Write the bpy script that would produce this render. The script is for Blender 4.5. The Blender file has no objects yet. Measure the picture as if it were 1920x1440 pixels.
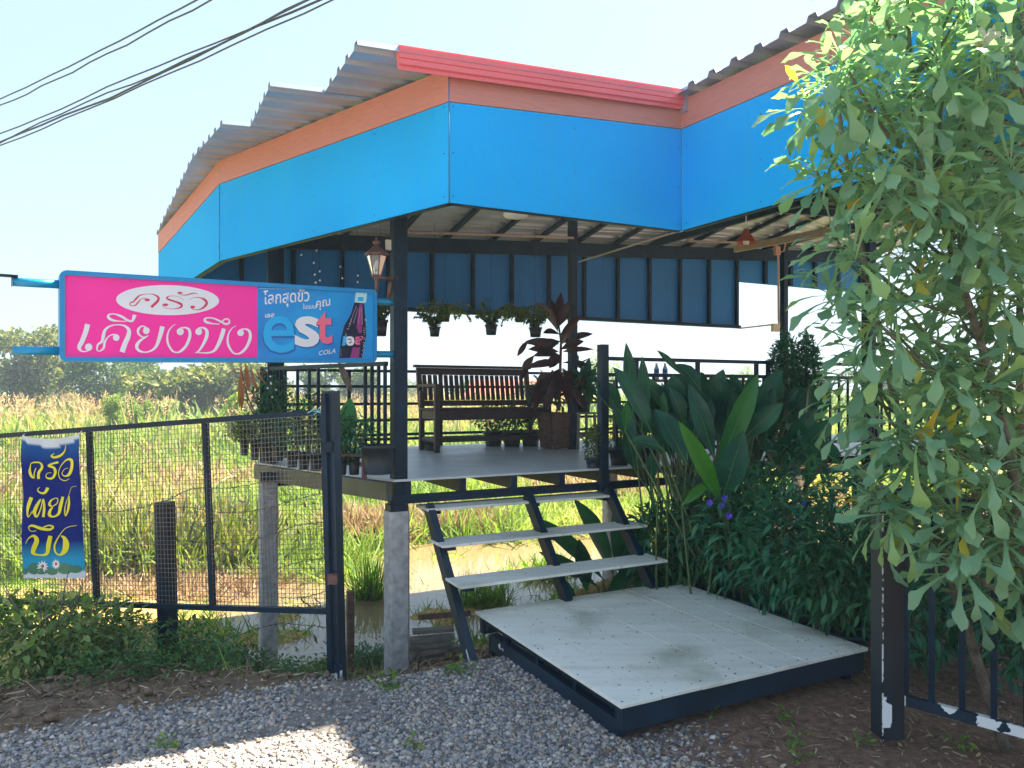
import bpy, math, random
import numpy as np
from mathutils import Vector, Matrix, noise
random.seed(7); rng = np.random.default_rng(7)
R = math.radians
S = bpy.context.scene
C = S.collection
# ------------------------------------------------------------------ camera, sky, sun, exposure
F = 1387.0; CZ = 1.6
cam = bpy.data.cameras.new('camera'); cam.sensor_width = 36; cam.lens = 36*F/1920; cam.clip_end = 4000; cam.clip_start = .05
cam.shift_y = 15/1920
co = bpy.data.objects.new('camera', cam); C.objects.link(co); co.location = (0, 0, CZ); co.rotation_euler = (R(90), 0, 0)
S.camera = co
SUNV = Vector((2.02, 1.576, 3.70)).normalized()
W_ = bpy.data.worlds.new('World'); S.world = W_; W_.use_nodes = True
nt = W_.node_tree; bg = nt.nodes['Background']
sky = nt.nodes.new('ShaderNodeTexSky'); sky.sky_type = 'NISHITA'; sky.sun_disc = False
sky.sun_elevation = math.asin(SUNV.z); sky.sun_rotation = math.atan2(SUNV.x, SUNV.y)
sky.dust_density = 1.6; sky.air_density = 1.6; sky.ozone_density = 4.0; sky.altitude = 0
tn = nt.nodes.new('ShaderNodeMix'); tn.data_type = 'RGBA'; tn.blend_type = 'MULTIPLY'; tn.inputs[0].default_value = 1; tn.inputs[7].default_value = (.73, .87, 1.06, 1)   # cool white balance of the photograph
ga = nt.nodes.new('ShaderNodeGamma'); ga.inputs[1].default_value = .3   # thin high haze evens the sky out
nt.links.new(sky.outputs[0], ga.inputs[0]); nt.links.new(ga.outputs[0], tn.inputs[6]); nt.links.new(tn.outputs[2], bg.inputs[0]); bg.inputs[1].default_value = .125
sl = bpy.data.lights.new('sun', 'SUN'); sl.energy = 4.4; sl.angle = R(.6); sl.color = (1, .88, .70)
so = bpy.data.objects.new('sun', sl); C.objects.link(so); so.rotation_euler = SUNV.to_track_quat('Z', 'Y').to_euler(); so.location = (6, 5, 12)
S.view_settings.view_transform = 'Standard'; S.view_settings.look = 'None'; S.view_settings.gamma = 1
S.view_settings.exposure = 2.6
S.cycles.max_bounces = 8; S.cycles.transparent_max_bounces = 8
# ------------------------------------------------------------------ coordinates
def P(px, py, Y): return Vector(((px-960)/F*Y, Y, CZ+(735-py)/F*Y))   # point at depth Y (metres)
def UV(u, v, z=0): return Vector((.891*u-.454*v, .454*u+.891*v, z))    # axes of the pavilion
def toUV(x, y): return (.891*x+.454*y, -.454*x+.891*y)
def onplane(px, py, p0, n):
    d = Vector(((px-960)/F, 1, (735-py)/F)); o = Vector((0, 0, CZ))
    return o + d*((p0-o).dot(n)/d.dot(n))
# ------------------------------------------------------------------ objects
WM = {}
def link(o, parent, wm):
    C.objects.link(o)
    WM[o.name] = wm
    if parent is not None:
        o.parent = parent; o.matrix_local = WM[parent.name].inverted() @ wm
    else: o.matrix_world = wm
def thing(name, label, cat, loc=(0, 0, 0), group=None):
    o = bpy.data.objects.new(name, None); o.empty_display_size = .1
    link(o, None, Matrix.Translation(Vector(loc)))
    return tag(o, label, cat, group)
def tag(o, label=None, cat=None, group=None, kind=None):
    if label: o['label'] = label
    if cat: o['category'] = cat
    if group: o['group'] = group
    if kind: o['kind'] = kind
    return o
def obj(name, me, mat=None, parent=None, label=None, kind=None, wm=None):
    if mat is not None and not me.materials:
        for m in (mat if isinstance(mat, (list, tuple)) else [mat]): me.materials.append(m)
    o = bpy.data.objects.new(name, me)
    if wm is None:
        wm = Matrix.Identity(4)
    link(o, parent, wm)
    return tag(o, label, None, None, kind)
class MB:
    def __init__(s): s.v = []; s.f = []; s.m = []; s.sm = []
    def add(s, vs, fs, mi=0, smooth=False):
        k = len(s.v); s.v += [tuple(p) for p in vs]
        for f in fs: s.f.append(tuple(i+k for i in f)); s.m.append(mi); s.sm.append(smooth)
        return s
    def frame(s, o, a, b, c, mi=0):   # box from corner o with edge vectors
        vs = [o, o+a, o+a+b, o+b, o+c, o+a+c, o+a+b+c, o+b+c]
        return s.add(vs, [(0, 3, 2, 1), (4, 5, 6, 7), (0, 1, 5, 4), (1, 2, 6, 5), (2, 3, 7, 6), (3, 0, 4, 7)], mi)
    def box(s, x, y, z, mi=0):
        return s.frame(Vector((x[0], y[0], z[0])), Vector((x[1]-x[0], 0, 0)), Vector((0, y[1]-y[0], 0)), Vector((0, 0, z[1]-z[0])), mi)
    def uvbox(s, u, v, z, mi=0):
        o = UV(u[0], v[0], z[0]); return s.frame(o, UV(u[1]-u[0], 0), UV(0, v[1]-v[0]), Vector((0, 0, z[1]-z[0])), mi)
    def bar(s, p, q, w, h, up=Vector((0, 0, 1)), mi=0):
        p = Vector(p); q = Vector(q); d = (q-p).normalized(); a = d.cross(up)
        if a.length < 1e-4: a = d.cross(Vector((.9, .4, 0)))
        a.normalize(); b = a.cross(d).normalized()
        return s.frame(p-a*w/2-b*h/2, a*w, q-p, b*h, mi)
    def post(s, x, y, z0, z1, w, d=None, ang=27, mi=0):
        d = d or w; c, n = math.cos(R(ang)), math.sin(R(ang)); a = Vector((c, n, 0))*w; b = Vector((-n, c, 0))*d
        return s.frame(Vector((x, y, z0))-a/2-b/2, a, b, Vector((0, 0, z1-z0)), mi)
    def tube(s, pts, r, n=6, mi=0, caps=True):
        pts = [Vector(p) for p in pts]; rr = r if isinstance(r, (list, tuple)) else [r]*len(pts)
        vs = []; fs = []; ref = None
        for i, p in enumerate(pts):
            d = (pts[min(i+1, len(pts)-1)]-pts[max(i-1, 0)])
            d = d.normalized() if d.length > 1e-9 else Vector((0, 0, 1))
            if ref is None: ref = Vector((0, 0, 1)) if abs(d.z) < .9 else Vector((1, 0, 0))
            a = d.cross(ref)
            if a.length < 1e-5: a = d.cross(Vector((0, 1, .1)))
            a.normalize(); ref = a.cross(d); b = ref
            for k in range(n):
                t = 2*math.pi*k/n; vs.append(p+(a*math.cos(t)+b*math.sin(t))*rr[i])
        for i in range(len(pts)-1):
            for k in range(n): fs.append((i*n+k, i*n+(k+1) % n, (i+1)*n+(k+1) % n, (i+1)*n+k))
        if caps: fs.append(tuple(range(n))[::-1]); fs.append(tuple((len(pts)-1)*n+k for k in range(n)))
        return s.add(vs, fs, mi, n > 4)
    def lathe(s, c, prof, n=16, mi=0, smooth=True):   # profile of (radius, z)
        vs = []; fs = []; c = Vector(c)
        for r, z in prof:
            for k in range(n): t = 2*math.pi*k/n; vs.append(c+Vector((r*math.cos(t), r*math.sin(t), z)))
        for i in range(len(prof)-1):
            for k in range(n): fs.append((i*n+k, i*n+(k+1) % n, (i+1)*n+(k+1) % n, (i+1)*n+k))
        return s.add(vs, fs, mi, smooth)
    def prism(s, poly, z0, z1, mi=0):
        n = len(poly); vs = [Vector((p[0], p[1], z0)) for p in poly]+[Vector((p[0], p[1], z1)) for p in poly]
        return s.add(vs, [tuple(range(n))[::-1], tuple(range(n, 2*n))]+[(i, (i+1) % n, n+(i+1) % n, n+i) for i in range(n)], mi)
    def mesh(s, name):
        me = bpy.data.meshes.new(name); me.from_pydata(s.v, [], s.f)
        me.polygons.foreach_set('material_index', s.m); me.polygons.foreach_set('use_smooth', s.sm); me.update(); return me
    def part(s, name, mat, parent=None, label=None, kind=None, bevel=0):
        o = obj(name, s.mesh(name), mat, parent, label, kind)
        if bevel:
            b = o.modifiers.new('bevel', 'BEVEL'); b.width = bevel; b.segments = 1; b.limit_method = 'ANGLE'
        return o
def clip(poly, conv):   # Sutherland-Hodgman, conv is counter-clockwise
    out = poly
    for i in range(len(conv)):
        a = conv[i]; b = conv[(i+1) % len(conv)]; inp = out; out = []
        def side(p): return (b[0]-a[0])*(p[1]-a[1])-(b[1]-a[1])*(p[0]-a[0])
        for j in range(len(inp)):
            p = inp[j]; q = inp[(j+1) % len(inp)]; sp, sq = side(p), side(q)
            if sp >= 0: out.append(p)
            if sp*sq < 0: t = sp/(sp-sq); out.append((p[0]+(q[0]-p[0])*t, p[1]+(q[1]-p[1])*t))
        if not out: return []
    return out
def npmesh(name, V, Q, smooth=False):   # quads
    me = bpy.data.meshes.new(name); V = np.asarray(V, dtype=np.float32); Q = np.asarray(Q, dtype=np.int32); k = Q.shape[1]
    me.vertices.add(len(V)); me.vertices.foreach_set('co', V.ravel())
    me.loops.add(Q.size); me.loops.foreach_set('vertex_index', Q.ravel())
    me.polygons.add(len(Q)); me.polygons.foreach_set('loop_start', np.arange(0, Q.size, k, dtype=np.int32))
    me.polygons.foreach_set('loop_total', np.full(len(Q), k, dtype=np.int32))
    if smooth: me.polygons.foreach_set('use_smooth', np.ones(len(Q), dtype=bool))
    me.update(calc_edges=True); return me
def frames(D, up=None, roll=0.0):    # rotation matrices whose x axis is D
    D = D/np.linalg.norm(D, axis=1, keepdims=True)
    U = np.tile(np.array([0, 0, 1.]), (len(D), 1)) if up is None else up
    Yv = np.cross(U, D); n = np.linalg.norm(Yv, axis=1, keepdims=True)
    Yv = np.where(n < 1e-3, np.array([0, 1., 0]), Yv/np.maximum(n, 1e-6)); Z = np.cross(D, Yv)
    a = roll if np.ndim(roll) else np.full(len(D), roll); c, s = np.cos(a)[:, None], np.sin(a)[:, None]
    Y2 = Yv*c+Z*s; Z2 = -Yv*s+Z*c
    return np.stack([D, Y2, Z2], axis=2)
def scatter(items):   # items: list of (V,Q,Rm,loc,scale) -> merged arrays
    Vs = []; Qs = []; k = 0
    for V, Q, Rm, L, sc in items:
        if len(L) == 0: continue
        sc = np.asarray(sc, dtype=float)
        sc = sc[:, None, None] if sc.ndim == 1 else sc[:, None, :]
        X = np.einsum('mij,mkj->mki', Rm, V[None]*sc)+L[:, None, :]
        Vs.append(X.reshape(-1, 3)); Qs.append((Q[None]+(np.arange(len(L))*len(V))[:, None, None]+k).reshape(-1, Q.shape[1])); k += len(L)*len(V)
    return np.concatenate(Vs), np.concatenate(Qs)
def leaf(prof, L=1.0, droop=.6, fold=.15, wave=0.0, tw=0.0):   # prof: [(t, half width)]; along +x
    V = []; x = z = 0.0; pt = 0
    for i, (t, w) in enumerate(prof):
        dt = (t-pt)*L; pt = t; a = -droop*t
        x += dt*math.cos(a); z += dt*math.sin(a); n = (math.sin(a), math.cos(a))
        h = w*fold*2+(wave*w*math.sin(i*2.1)); cw, sw = math.cos(tw*t), math.sin(tw*t)
        V += [(x-n[0]*0+n[0]*-h, w*L*cw, z+h*L*n[1]+w*L*sw), (x, 0, z), (x-n[0]*h, -w*L*cw, z+h*L*n[1]-w*L*sw)]
    Q = []
    for i in range(len(prof)-1):
        k = 3*i; Q += [(k, k+1, k+4, k+3), (k+1, k+2, k+5, k+4)]
    return np.array(V), np.array(Q)
LANCE = [(0, .01), (.25, .1), (.5, .13), (.8, .07), (1, .003)]
OVAL = [(0, .02), (.2, .2), (.5, .28), (.8, .18), (1, .01)]
SMALL = [(0, .02), (.45, .26), (1, .01)]
BLADE = [(0, .02), (.5, .016), (1, .001)]
# ------------------------------------------------------------------ materials
def nodes(name):
    m = bpy.data.materials.new(name); m.use_nodes = True; t = m.node_tree
    return m, t, t.nodes['Principled BSDF'], t.nodes['Material Output']
def N(t, ty, **kw):
    n = t.nodes.new(ty)
    for k, v in kw.items():
        if hasattr(n, k): setattr(n, k, v)
        else: n.inputs[k].default_value = v
    return n
def ramp(t, fac, stops):
    r = t.nodes.new('ShaderNodeValToRGB'); e = r.color_ramp.elements
    while len(e) < len(stops): e.new(.5)
    for i, (p, c) in enumerate(stops): e[i].position = p; e[i].color = (*c, 1) if len(c) == 3 else c
    t.links.new(fac, r.inputs[0]); return r.outputs[0]
def mixc(t, f, a, b, mode='MIX'):
    n = t.nodes.new('ShaderNodeMix'); n.data_type = 'RGBA'; n.blend_type = mode
    for s, x in ((n.inputs[0], f), (n.inputs[6], a), (n.inputs[7], b)):
        if hasattr(x, 'is_linked'): t.links.new(x, s)
        elif isinstance(x, (int, float)): s.default_value = x
        else: s.default_value = (*x, 1)
    return n.outputs[2]
def mat(name, col, rough=.6, metal=0, var=.15, scale=6, bump=.0, bscale=60, stops=None, spec=.5, stretch=None):
    m, t, b, o = nodes(name)
    tc = N(t, 'ShaderNodeTexCoord'); src = tc.outputs['Object']
    if stretch:
        mp = N(t, 'ShaderNodeMapping'); mp.inputs['Scale'].default_value = stretch; t.links.new(src, mp.inputs[0]); src = mp.outputs[0]
    n1 = N(t, 'ShaderNodeTexNoise'); n1.inputs['Scale'].default_value = scale; n1.inputs['Detail'].default_value = 6; t.links.new(src, n1.inputs[0])
    if stops: c = ramp(t, n1.outputs[0], stops)
    else:
        lo = tuple(max(0, x*(1-var)) for x in col); hi = tuple(min(1, x*(1+var)) for x in col)
        c = ramp(t, n1.outputs[0], [(.3, lo), (.7, hi)])
    t.links.new(c, b.inputs['Base Color']); b.inputs['Roughness'].default_value = rough; b.inputs['Metallic'].default_value = metal
    b.inputs['Specular IOR Level'].default_value = spec
    if bump:
        n2 = N(t, 'ShaderNodeTexNoise'); n2.inputs['Scale'].default_value = bscale; n2.inputs['Detail'].default_value = 4; t.links.new(src, n2.inputs[0])
        bp = N(t, 'ShaderNodeBump'); bp.inputs['Strength'].default_value = bump; bp.inputs['Distance'].default_value = .01
        t.links.new(n2.outputs[0], bp.inputs['Height']); t.links.new(bp.outputs[0], b.inputs['Normal'])
    return m
def leafmat(name, stops, trans=.35, rough=.5, tint=(1.5, 1.5, .6), patch=0):
    m, t, b, o = nodes(name)
    g = N(t, 'ShaderNodeNewGeometry'); fac = g.outputs['Random Per Island']
    if patch:   # colour drifts in patches over the ground
        tc = N(t, 'ShaderNodeTexCoord'); pn = N(t, 'ShaderNodeTexNoise'); pn.inputs['Scale'].default_value = patch; pn.inputs['Detail'].default_value = 3; t.links.new(tc.outputs['Object'], pn.inputs[0])
        m1 = N(t, 'ShaderNodeMath', operation='MULTIPLY_ADD'); t.links.new(pn.outputs[0], m1.inputs[0]); m1.inputs[1].default_value = 2.2; m1.inputs[2].default_value = -.85
        m2 = N(t, 'ShaderNodeMath', operation='MULTIPLY_ADD'); t.links.new(fac, m2.inputs[0]); m2.inputs[1].default_value = .5; t.links.new(m1.outputs[0], m2.inputs[2]); fac = m2.outputs[0]
    c = ramp(t, fac, stops)
    t.links.new(c, b.inputs['Base Color']); b.inputs['Roughness'].default_value = rough; b.inputs['Specular IOR Level'].default_value = .35
    tr = N(t, 'ShaderNodeBsdfTranslucent'); t.links.new(mixc(t, 1.0, c, tint, 'MULTIPLY'), tr.inputs[0])
    mx = N(t, 'ShaderNodeMixShader'); mx.inputs[0].default_value = trans
    t.links.new(b.outputs[0], mx.inputs[1]); t.links.new(tr.outputs[0], mx.inputs[2]); t.links.new(mx.outputs[0], o.inputs[0])
    return m
def weathered(name, stops, scale, streak, grime, rough=.6, spec=.25, bscale=25):   # large drifts, vertical streaks and fine specks of dirt
    m, t, b, o = nodes(name); tc = N(t, 'ShaderNodeTexCoord')
    def nz(sc, st=None, det=5):
        s_ = tc.outputs['Object']
        if st: mp = N(t, 'ShaderNodeMapping'); mp.inputs['Scale'].default_value = st; t.links.new(s_, mp.inputs[0]); s_ = mp.outputs[0]
        n = N(t, 'ShaderNodeTexNoise'); n.inputs['Scale'].default_value = sc; n.inputs['Detail'].default_value = det; t.links.new(s_, n.inputs[0]); return n.outputs[0]
    c = ramp(t, nz(scale), stops)
    c = mixc(t, ramp(t, nz(3, streak), [(.45, (0, 0, 0)), (.8, (.35, .35, .35))]), c, grime)
    c = mixc(t, ramp(t, nz(38, None, 3), [(.66, (0, 0, 0)), (.70, (.75, .75, .75))]), c, grime)
    c = mixc(t, ramp(t, nz(5, None, 8), [(.58, (0, 0, 0)), (.8, (.22, .22, .22))]), c, grime)
    t.links.new(c, b.inputs['Base Color']); b.inputs['Roughness'].default_value = rough; b.inputs['Specular IOR Level'].default_value = spec
    bp = N(t, 'ShaderNodeBump'); bp.inputs['Strength'].default_value = .12; bp.inputs['Distance'].default_value = .01; t.links.new(nz(bscale), bp.inputs['Height']); t.links.new(bp.outputs[0], b.inputs['Normal'])
    return m
def paintmat(name, col, under, thr=.62, scale=9, rough=.45):   # paint with flakes worn off
    m, t, b, o = nodes(name)
    tc = N(t, 'ShaderNodeTexCoord'); n1 = N(t, 'ShaderNodeTexNoise'); n1.inputs['Scale'].default_value = scale; n1.inputs['Detail'].default_value = 8
    t.links.new(tc.outputs['Object'], n1.inputs[0]); f = ramp(t, n1.outputs[0], [(thr, (0, 0, 0)), (thr+.01, (1, 1, 1))])
    n2 = N(t, 'ShaderNodeTexNoise'); n2.inputs['Scale'].default_value = 4; t.links.new(tc.outputs['Object'], n2.inputs[0])
    c0 = ramp(t, n2.outputs[0], [(.3, tuple(x*.7 for x in col)), (.7, tuple(x*1.4 for x in col))])
    t.links.new(mixc(t, f, c0, under), b.inputs['Base Color']); b.inputs['Roughness'].default_value = rough
    return m
black = mat('black_paint', (.003, .020, .042), .45, var=.35, scale=8, bump=.12, bscale=40, spec=.22)
blackworn = paintmat('black_paint_chipped', (.003, .020, .042), (.7, .72, .72), .72, 7)
blackpeel = paintmat('black_paint_peeling', (.003, .020, .042), (.80, .82, .82), .485, 9)
blue = weathered('blue_board', [(.3, (.002, .37, .88)), (.7, (.003, .44, .96))], 1.1, (6, 6, .35), (.03, .44, .74), .6, .12)
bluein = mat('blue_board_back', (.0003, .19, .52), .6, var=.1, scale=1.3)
orange = mat('orange_board', (.56, .22, .17), .6, scale=10, var=.09, bump=.12, bscale=30, stretch=(1, 1, 9))
red = mat('red_flashing', (.80, .15, .16), .35, var=.05, scale=3)
metal = mat('roof_metal', (.36, .46, .57), .34, metal=.5, var=.15, scale=3, bump=.05)
concrete = mat('concrete', (.44, .43, .42), .9, scale=18, var=.3, bump=.5, bscale=70)
whiteb = weathered('cement_board', [(.28, (.50, .50, .40)), (.42, (.80, .79, .70)), (.75, (.88, .87, .80))], 2.0, (.6, 5, 5), (.40, .37, .28), .6, .3, 80)
floorm = mat('floor_tile', (.58, .6, .6), .4, var=.12, scale=3)
darkwood = mat('dark_wood', (.04, .018, .02), .5, scale=12, var=.4, bump=.2, stretch=(1, 1, 6))
redwood = mat('weathered_wood', (.12, .06, .045), .7, scale=10, var=.45, bump=.3, stretch=(1, 1, 5))
greywood = mat('grey_wood', (.22, .2, .17), .8, scale=10, var=.4, bump=.3)
potm = mat('pot_plastic', (.016, .024, .032), .5, var=.3, scale=10, bump=.1, bscale=20)
blackpot = mat('black_pot', (.012, .015, .018), .5, var=.3, scale=10)
soilm = mat('potting_soil', (.03, .02, .013), .95, var=.5, scale=40, bump=.8)
copper = mat('lantern_copper', (.16, .08, .06), .5, metal=.4, var=.4, scale=30)
white = mat('white_paint', (.78, .78, .76), .5, var=.04)
bark = mat('bark', (.16, .13, .1), .9, scale=25, var=.45, bump=.7, bscale=60)
stemg = mat('green_stem', (.09, .14, .05), .6, scale=25, var=.3)
# ------------------------------------------------------------------ ground
KN = [(-50, 0), (4.0, 0), (4.15, -.09), (4.37, -.18), (5.17, -.44), (5.8, -.62), (6.5, -.76), (10.2, -.79), (11.5, -.66), (16, -.6), (4000, -.6)]
def bank(u): return .85*min(1, max(0, (1.15-u)/1.1))   # the bank is wider to the left
def hbase(x, y):
    u, v0_ = toUV(x, y); v = v0_-bank(u) if v0_ > 3.8 else v0_; v = max(v, min(v0_, 4.0))
    z = float(np.interp(v, [k[0] for k in KN], [k[1] for k in KN]))
    z += .095*min(1, max(0, (1.3-u)/1.5))*min(1, max(0, (v-5.8)/.5))*min(1, max(0, (11-v)/1.5))
    k = min(1, max(0, (u-3.3)/.8))*min(1, max(0, (7.2-v)/1.2))          # bank under the flower bed
    return z*(1-k)+(-.06-.1*max(0, v-4.5))*k, u, v
def height(x, y):
    z, u, v = hbase(x, y)
    n = noise.noise(Vector((x*1.1, y*1.1, 3))); n2 = noise.noise(Vector((x*4, y*4, 9)))
    amp = .012 if v < 4 else (.04 if v < 6 else .12 if v < 14 else .1)
    return z+amp*n+amp*.3*n2
def spaced(a, b, n, k, c=0):   # finer near c
    t = np.linspace(math.asinh((a-c)*k), math.asinh((b-c)*k), n); return np.sinh(t)/k+c
gx = spaced(-1500, 1500, 420, .35); gy = spaced(-40, 2500, 430, .3, 4.5)
V = []; COL = []
def zone(x, y):
    u, v = toUV(x, y); n = noise.noise(Vector((x*2.2, y*2.2, 0))); m = noise.noise(Vector((x*.5, y*.5, 5)))
    grav = np.array((.20, .18, .17)); soil = np.array((.20, .115, .08)); verge = np.array((.15, .10, .06)); mud = np.array((.44, .28, .10)); field = np.array((.22, .28, .05))
    dry = np.array((.42, .30, .14))
    if v < 4.15+n*.12:
        k = 1/(1+math.exp(max(-50, min(50, -((u-1.9)+n*.35+(v-1.6)*-.25)*9)))) if v < 3.5 else 0
        c = grav*(1-k)+soil*k
    elif v-bank(u) < 5.9+n*.3: c = verge+n*.03
    elif v < 10.5+m*2: c = mud*(1-.5*max(0, m+n*.5))+field*.5*max(0, m+n*.5)
    else: c = field*(1-max(0, n*.9))+dry*max(0, n*.9)
    return c
for y in gy:
    for x in gx:
        V.append((x, y, height(x, y) if abs(x) < 60 and y < 90 else hbase(x, y)[0])); COL.append((*zone(x, y), 1))
nx = len(gx); ii, jj = np.meshgrid(np.arange(nx-1), np.arange(len(gy)-1)); b0 = (jj*nx+ii).ravel()
gme = npmesh('ground', V, np.stack([b0, b0+1, b0+nx+1, b0+nx], 1), True)
ca = gme.color_attributes.new('zone', 'FLOAT_COLOR', 'POINT'); ca.data.foreach_set('color', np.clip(np.array(COL, dtype=np.float32), 0, 1).ravel())
gm, t, b, o = nodes('ground_soil')
at = N(t, 'ShaderNodeAttribute'); at.attribute_name = 'zone'; tc = N(t, 'ShaderNodeTexCoord')
n1 = N(t, 'ShaderNodeTexNoise'); n1.inputs['Scale'].default_value = 22; n1.inputs['Detail'].default_value = 10; t.links.new(tc.outputs['Object'], n1.inputs[0])
n3 = N(t, 'ShaderNodeTexVoronoi'); n3.inputs['Scale'].default_value = 55; t.links.new(tc.outputs['Object'], n3.inputs[0])
f = ramp(t, n1.outputs[0], [(.25, (.45, .45, .45)), (.75, (1.5, 1.45, 1.4))])
t.links.new(mixc(t, 1.0, at.outputs[0], f, 'MULTIPLY'), b.inputs['Base Color']); b.inputs['Roughness'].default_value = .95
bp = N(t, 'ShaderNodeBump'); bp.inputs['Strength'].default_value = .8; bp.inputs['Distance'].default_value = .02
t.links.new(mixc(t, .4, n1.outputs[0], n3.outputs[0]), bp.inputs['Height']); t.links.new(bp.outputs[0], b.inputs['Normal'])
tag(obj('ground', gme, gm), kind='structure')
wm_, t, b, o = nodes('pond_water')
b.inputs['Base Color'].default_value = (.20, .15, .08, 1); b.inputs['Roughness'].default_value = .06; b.inputs['IOR'].default_value = 1.33
tc = N(t, 'ShaderNodeTexCoord'); n1 = N(t, 'ShaderNodeTexNoise'); n1.inputs['Scale'].default_value = 9; t.links.new(tc.outputs['Object'], n1.inputs[0])
bp = N(t, 'ShaderNodeBump'); bp.inputs['Strength'].default_value = .12; bp.inputs['Distance'].default_value = .02; t.links.new(n1.outputs[0], bp.inputs['Height']); t.links.new(bp.outputs[0], b.inputs['Normal'])
tag(obj('pond_water', MB().add([(-16, 4.5, -.735), (12, 4.5, -.735), (12, 24, -.735), (-16, 24, -.735)], [(0, 1, 2, 3)]).mesh('pond_water'), wm_), kind='structure')

# gravel stones
cube = np.array([(x, y, z) for x in (-1, 1) for y in (-1, 1) for z in (-.6, .6)], dtype=float)
cq = np.array([(0, 1, 3, 2), (4, 6, 7, 5), (0, 4, 5, 1), (2, 3, 7, 6), (0, 2, 6, 4), (1, 5, 7, 3)])
def rocks(pts, s0, s1):
    items = []; pts = np.array(pts); k = 8
    for i in range(k):
        V = cube*(1+rng.uniform(-.38, .38, cube.shape)); L = pts[i::k]; m = len(L)
        D = rng.normal(size=(m, 3)); D[:, 2] *= .35
        items.append((V, cq, frames(D, roll=rng.uniform(-.7, .7, m)), L, rng.uniform(s0, s1, m)**1.0*rng.choice([.6, .8, 1, 1.3], m)))
    return scatter(items)
pts = []
while len(pts) < 62000:
    Y = 2.0+5.0*random.random()**1.3; X = random.uniform(-.78, .5)*Y
    u, v = toUV(X, Y); n = noise.noise(Vector((X*2.2, Y*2.2, 0)))
    if v > 4.12+n*.15+random.uniform(-.1, .1): continue
    if v < 3.5 and (u-1.9)+n*.35-(v-1.6)*.25+random.gauss(0, .14) > 0: continue
    if 2.0 < u < 3.6 and v > 2.8: continue
    if v > 3.5 and u < 1.2 and noise.noise(Vector((X*1.6, Y*1.6, 20))) > .12 and random.random() < .8: continue
    pts.append((X, Y, height(X, Y)+random.uniform(-.003, .006)))
V, Q = rocks(pts, .004, .0092)
stone, t, b, o = nodes('crushed_stone')
g = N(t, 'ShaderNodeNewGeometry'); t.links.new(ramp(t, g.outputs['Random Per Island'], [(0, (.11, .11, .12)), (.3, (.26, .25, .25)), (.55, (.38, .36, .35)), (.72, (.48, .43, .38)), (.88, (.42, .28, .18)), (1, (.68, .63, .56))]), b.inputs['Base Color'])
b.inputs['Roughness'].default_value = .85
tag(obj('gravel', npmesh('gravel', V, Q), stone), kind='stuff')
# fallen dry leaves and straw
pts = []
for _ in range(15000):
    Y = random.uniform(2.7, 6.6); X = random.uniform(-.75, .75)*Y; u, v = toUV(X, Y)
    if 1.95 < u < 3.65 and v > 2.75 and v < 4.4: continue
    if v > 5.9+bank(u): continue
    dens = 1 if (v < 4.1 and u > 1.7) else (.6 if v > 4.1 else .12)
    if random.random() < (dens if v < 4.1 else .95): pts.append((X, Y, height(X, Y)+.008))
pts = np.array(pts); m = len(pts); D = rng.normal(size=(m, 3)); D[:, 2] *= .12
V1, Q1 = leaf(LANCE, 1, .9, .3); V2, Q2 = leaf(BLADE, 1, .5, .1); h = m//4
V, Q = scatter([(V1, Q1, frames(D[:h], roll=rng.uniform(-.6, .6, h)), pts[:h], rng.uniform(.02, .06, h)), (V2, Q2, frames(D[h:], roll=rng.uniform(-.6, .6, m-h)), pts[h:], rng.uniform(.05, .16, m-h))])
ex = []
while len(ex) < 5200:
    u = random.uniform(-1.7, 2.6); v = random.uniform(4.1, 6.2)+bank(u)*random.random(); p = UV(u, v)
    if u > 1.9 and v < 4.5: continue
    ex.append((p.x, p.y, height(p.x, p.y)+.008+random.random()*.02))
ex = np.array(ex); m2 = len(ex); D = rng.normal(size=(m2, 3)); D[:, 2] *= .3; h = m2//3
Ve, Qe = scatter([(V1, Q1, frames(D[:h], roll=rng.uniform(-.9, .9, h)), ex[:h], rng.uniform(.025, .07, h)), (V2*[1, 1.6, 1], Q2, frames(D[h:], roll=rng.uniform(-.6, .6, m2-h)), ex[h:], rng.uniform(.06, .22, m2-h))])
Qe = Qe+len(V); V = np.concatenate([V, Ve]); Q = np.concatenate([Q, Qe])
V3, Q3 = rocks([tuple(e) for e in ex[:1500]], .006, .022)
soilclod = mat('soil_clod', (.17, .11, .075), .95, var=.5, scale=30); tag(obj('soil_clods', npmesh('soil_clods', V3, Q3), soilclod), kind='stuff')
strawm = leafmat('dry_straw', [(0, (.10, .06, .04)), (.4, (.24, .15, .09)), (.8, (.42, .32, .18)), (1, (.55, .47, .32))], .1, .8, (1, 1, 1))
tag(obj('dry_leaf_litter', npmesh('dry_leaf_litter', V, Q), strawm), kind='stuff')

# ------------------------------------------------------------------ grasses
B3 = [leaf([(0, .02), (.4, .018), (.75, .012), (1, .001)], 1, d, .1) for d in (.35, .8, 1.3)]
def blades(pts, hts, width=1.0, lean=.35):
    pts = np.array(pts); hts = np.array(hts); items = []
    for i, (V, Q) in enumerate(B3):
        L = pts[i::3]; h = hts[i::3]; m = len(L); D = rng.normal(size=(m, 3))*lean; D[:, 2] = 1
        wv = np.ones((m, 3))*h[:, None]; wv[:, 1] *= width if np.ndim(width) == 0 else np.array(width)[i::3]
        items.append((V, Q, frames(D, up=rng.normal(size=(m, 3)), roll=rng.uniform(-1, 1, m)), L, wv))
    return scatter(items)
fieldm = leafmat('field_grass', [(0, (.10, .18, .035)), (.35, (.16, .27, .06)), (.68, (.27, .34, .10)), (.87, (.42, .40, .17)), (1, (.58, .45, .27))], .4, .7, (1.3, 1.3, .6), .22)
dryg = leafmat('dry_grass', [(0, (.2, .14, .09)), (.5, (.40, .28, .18)), (1, (.6, .48, .32))], .25, .8, (1.1, 1, .8))
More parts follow.
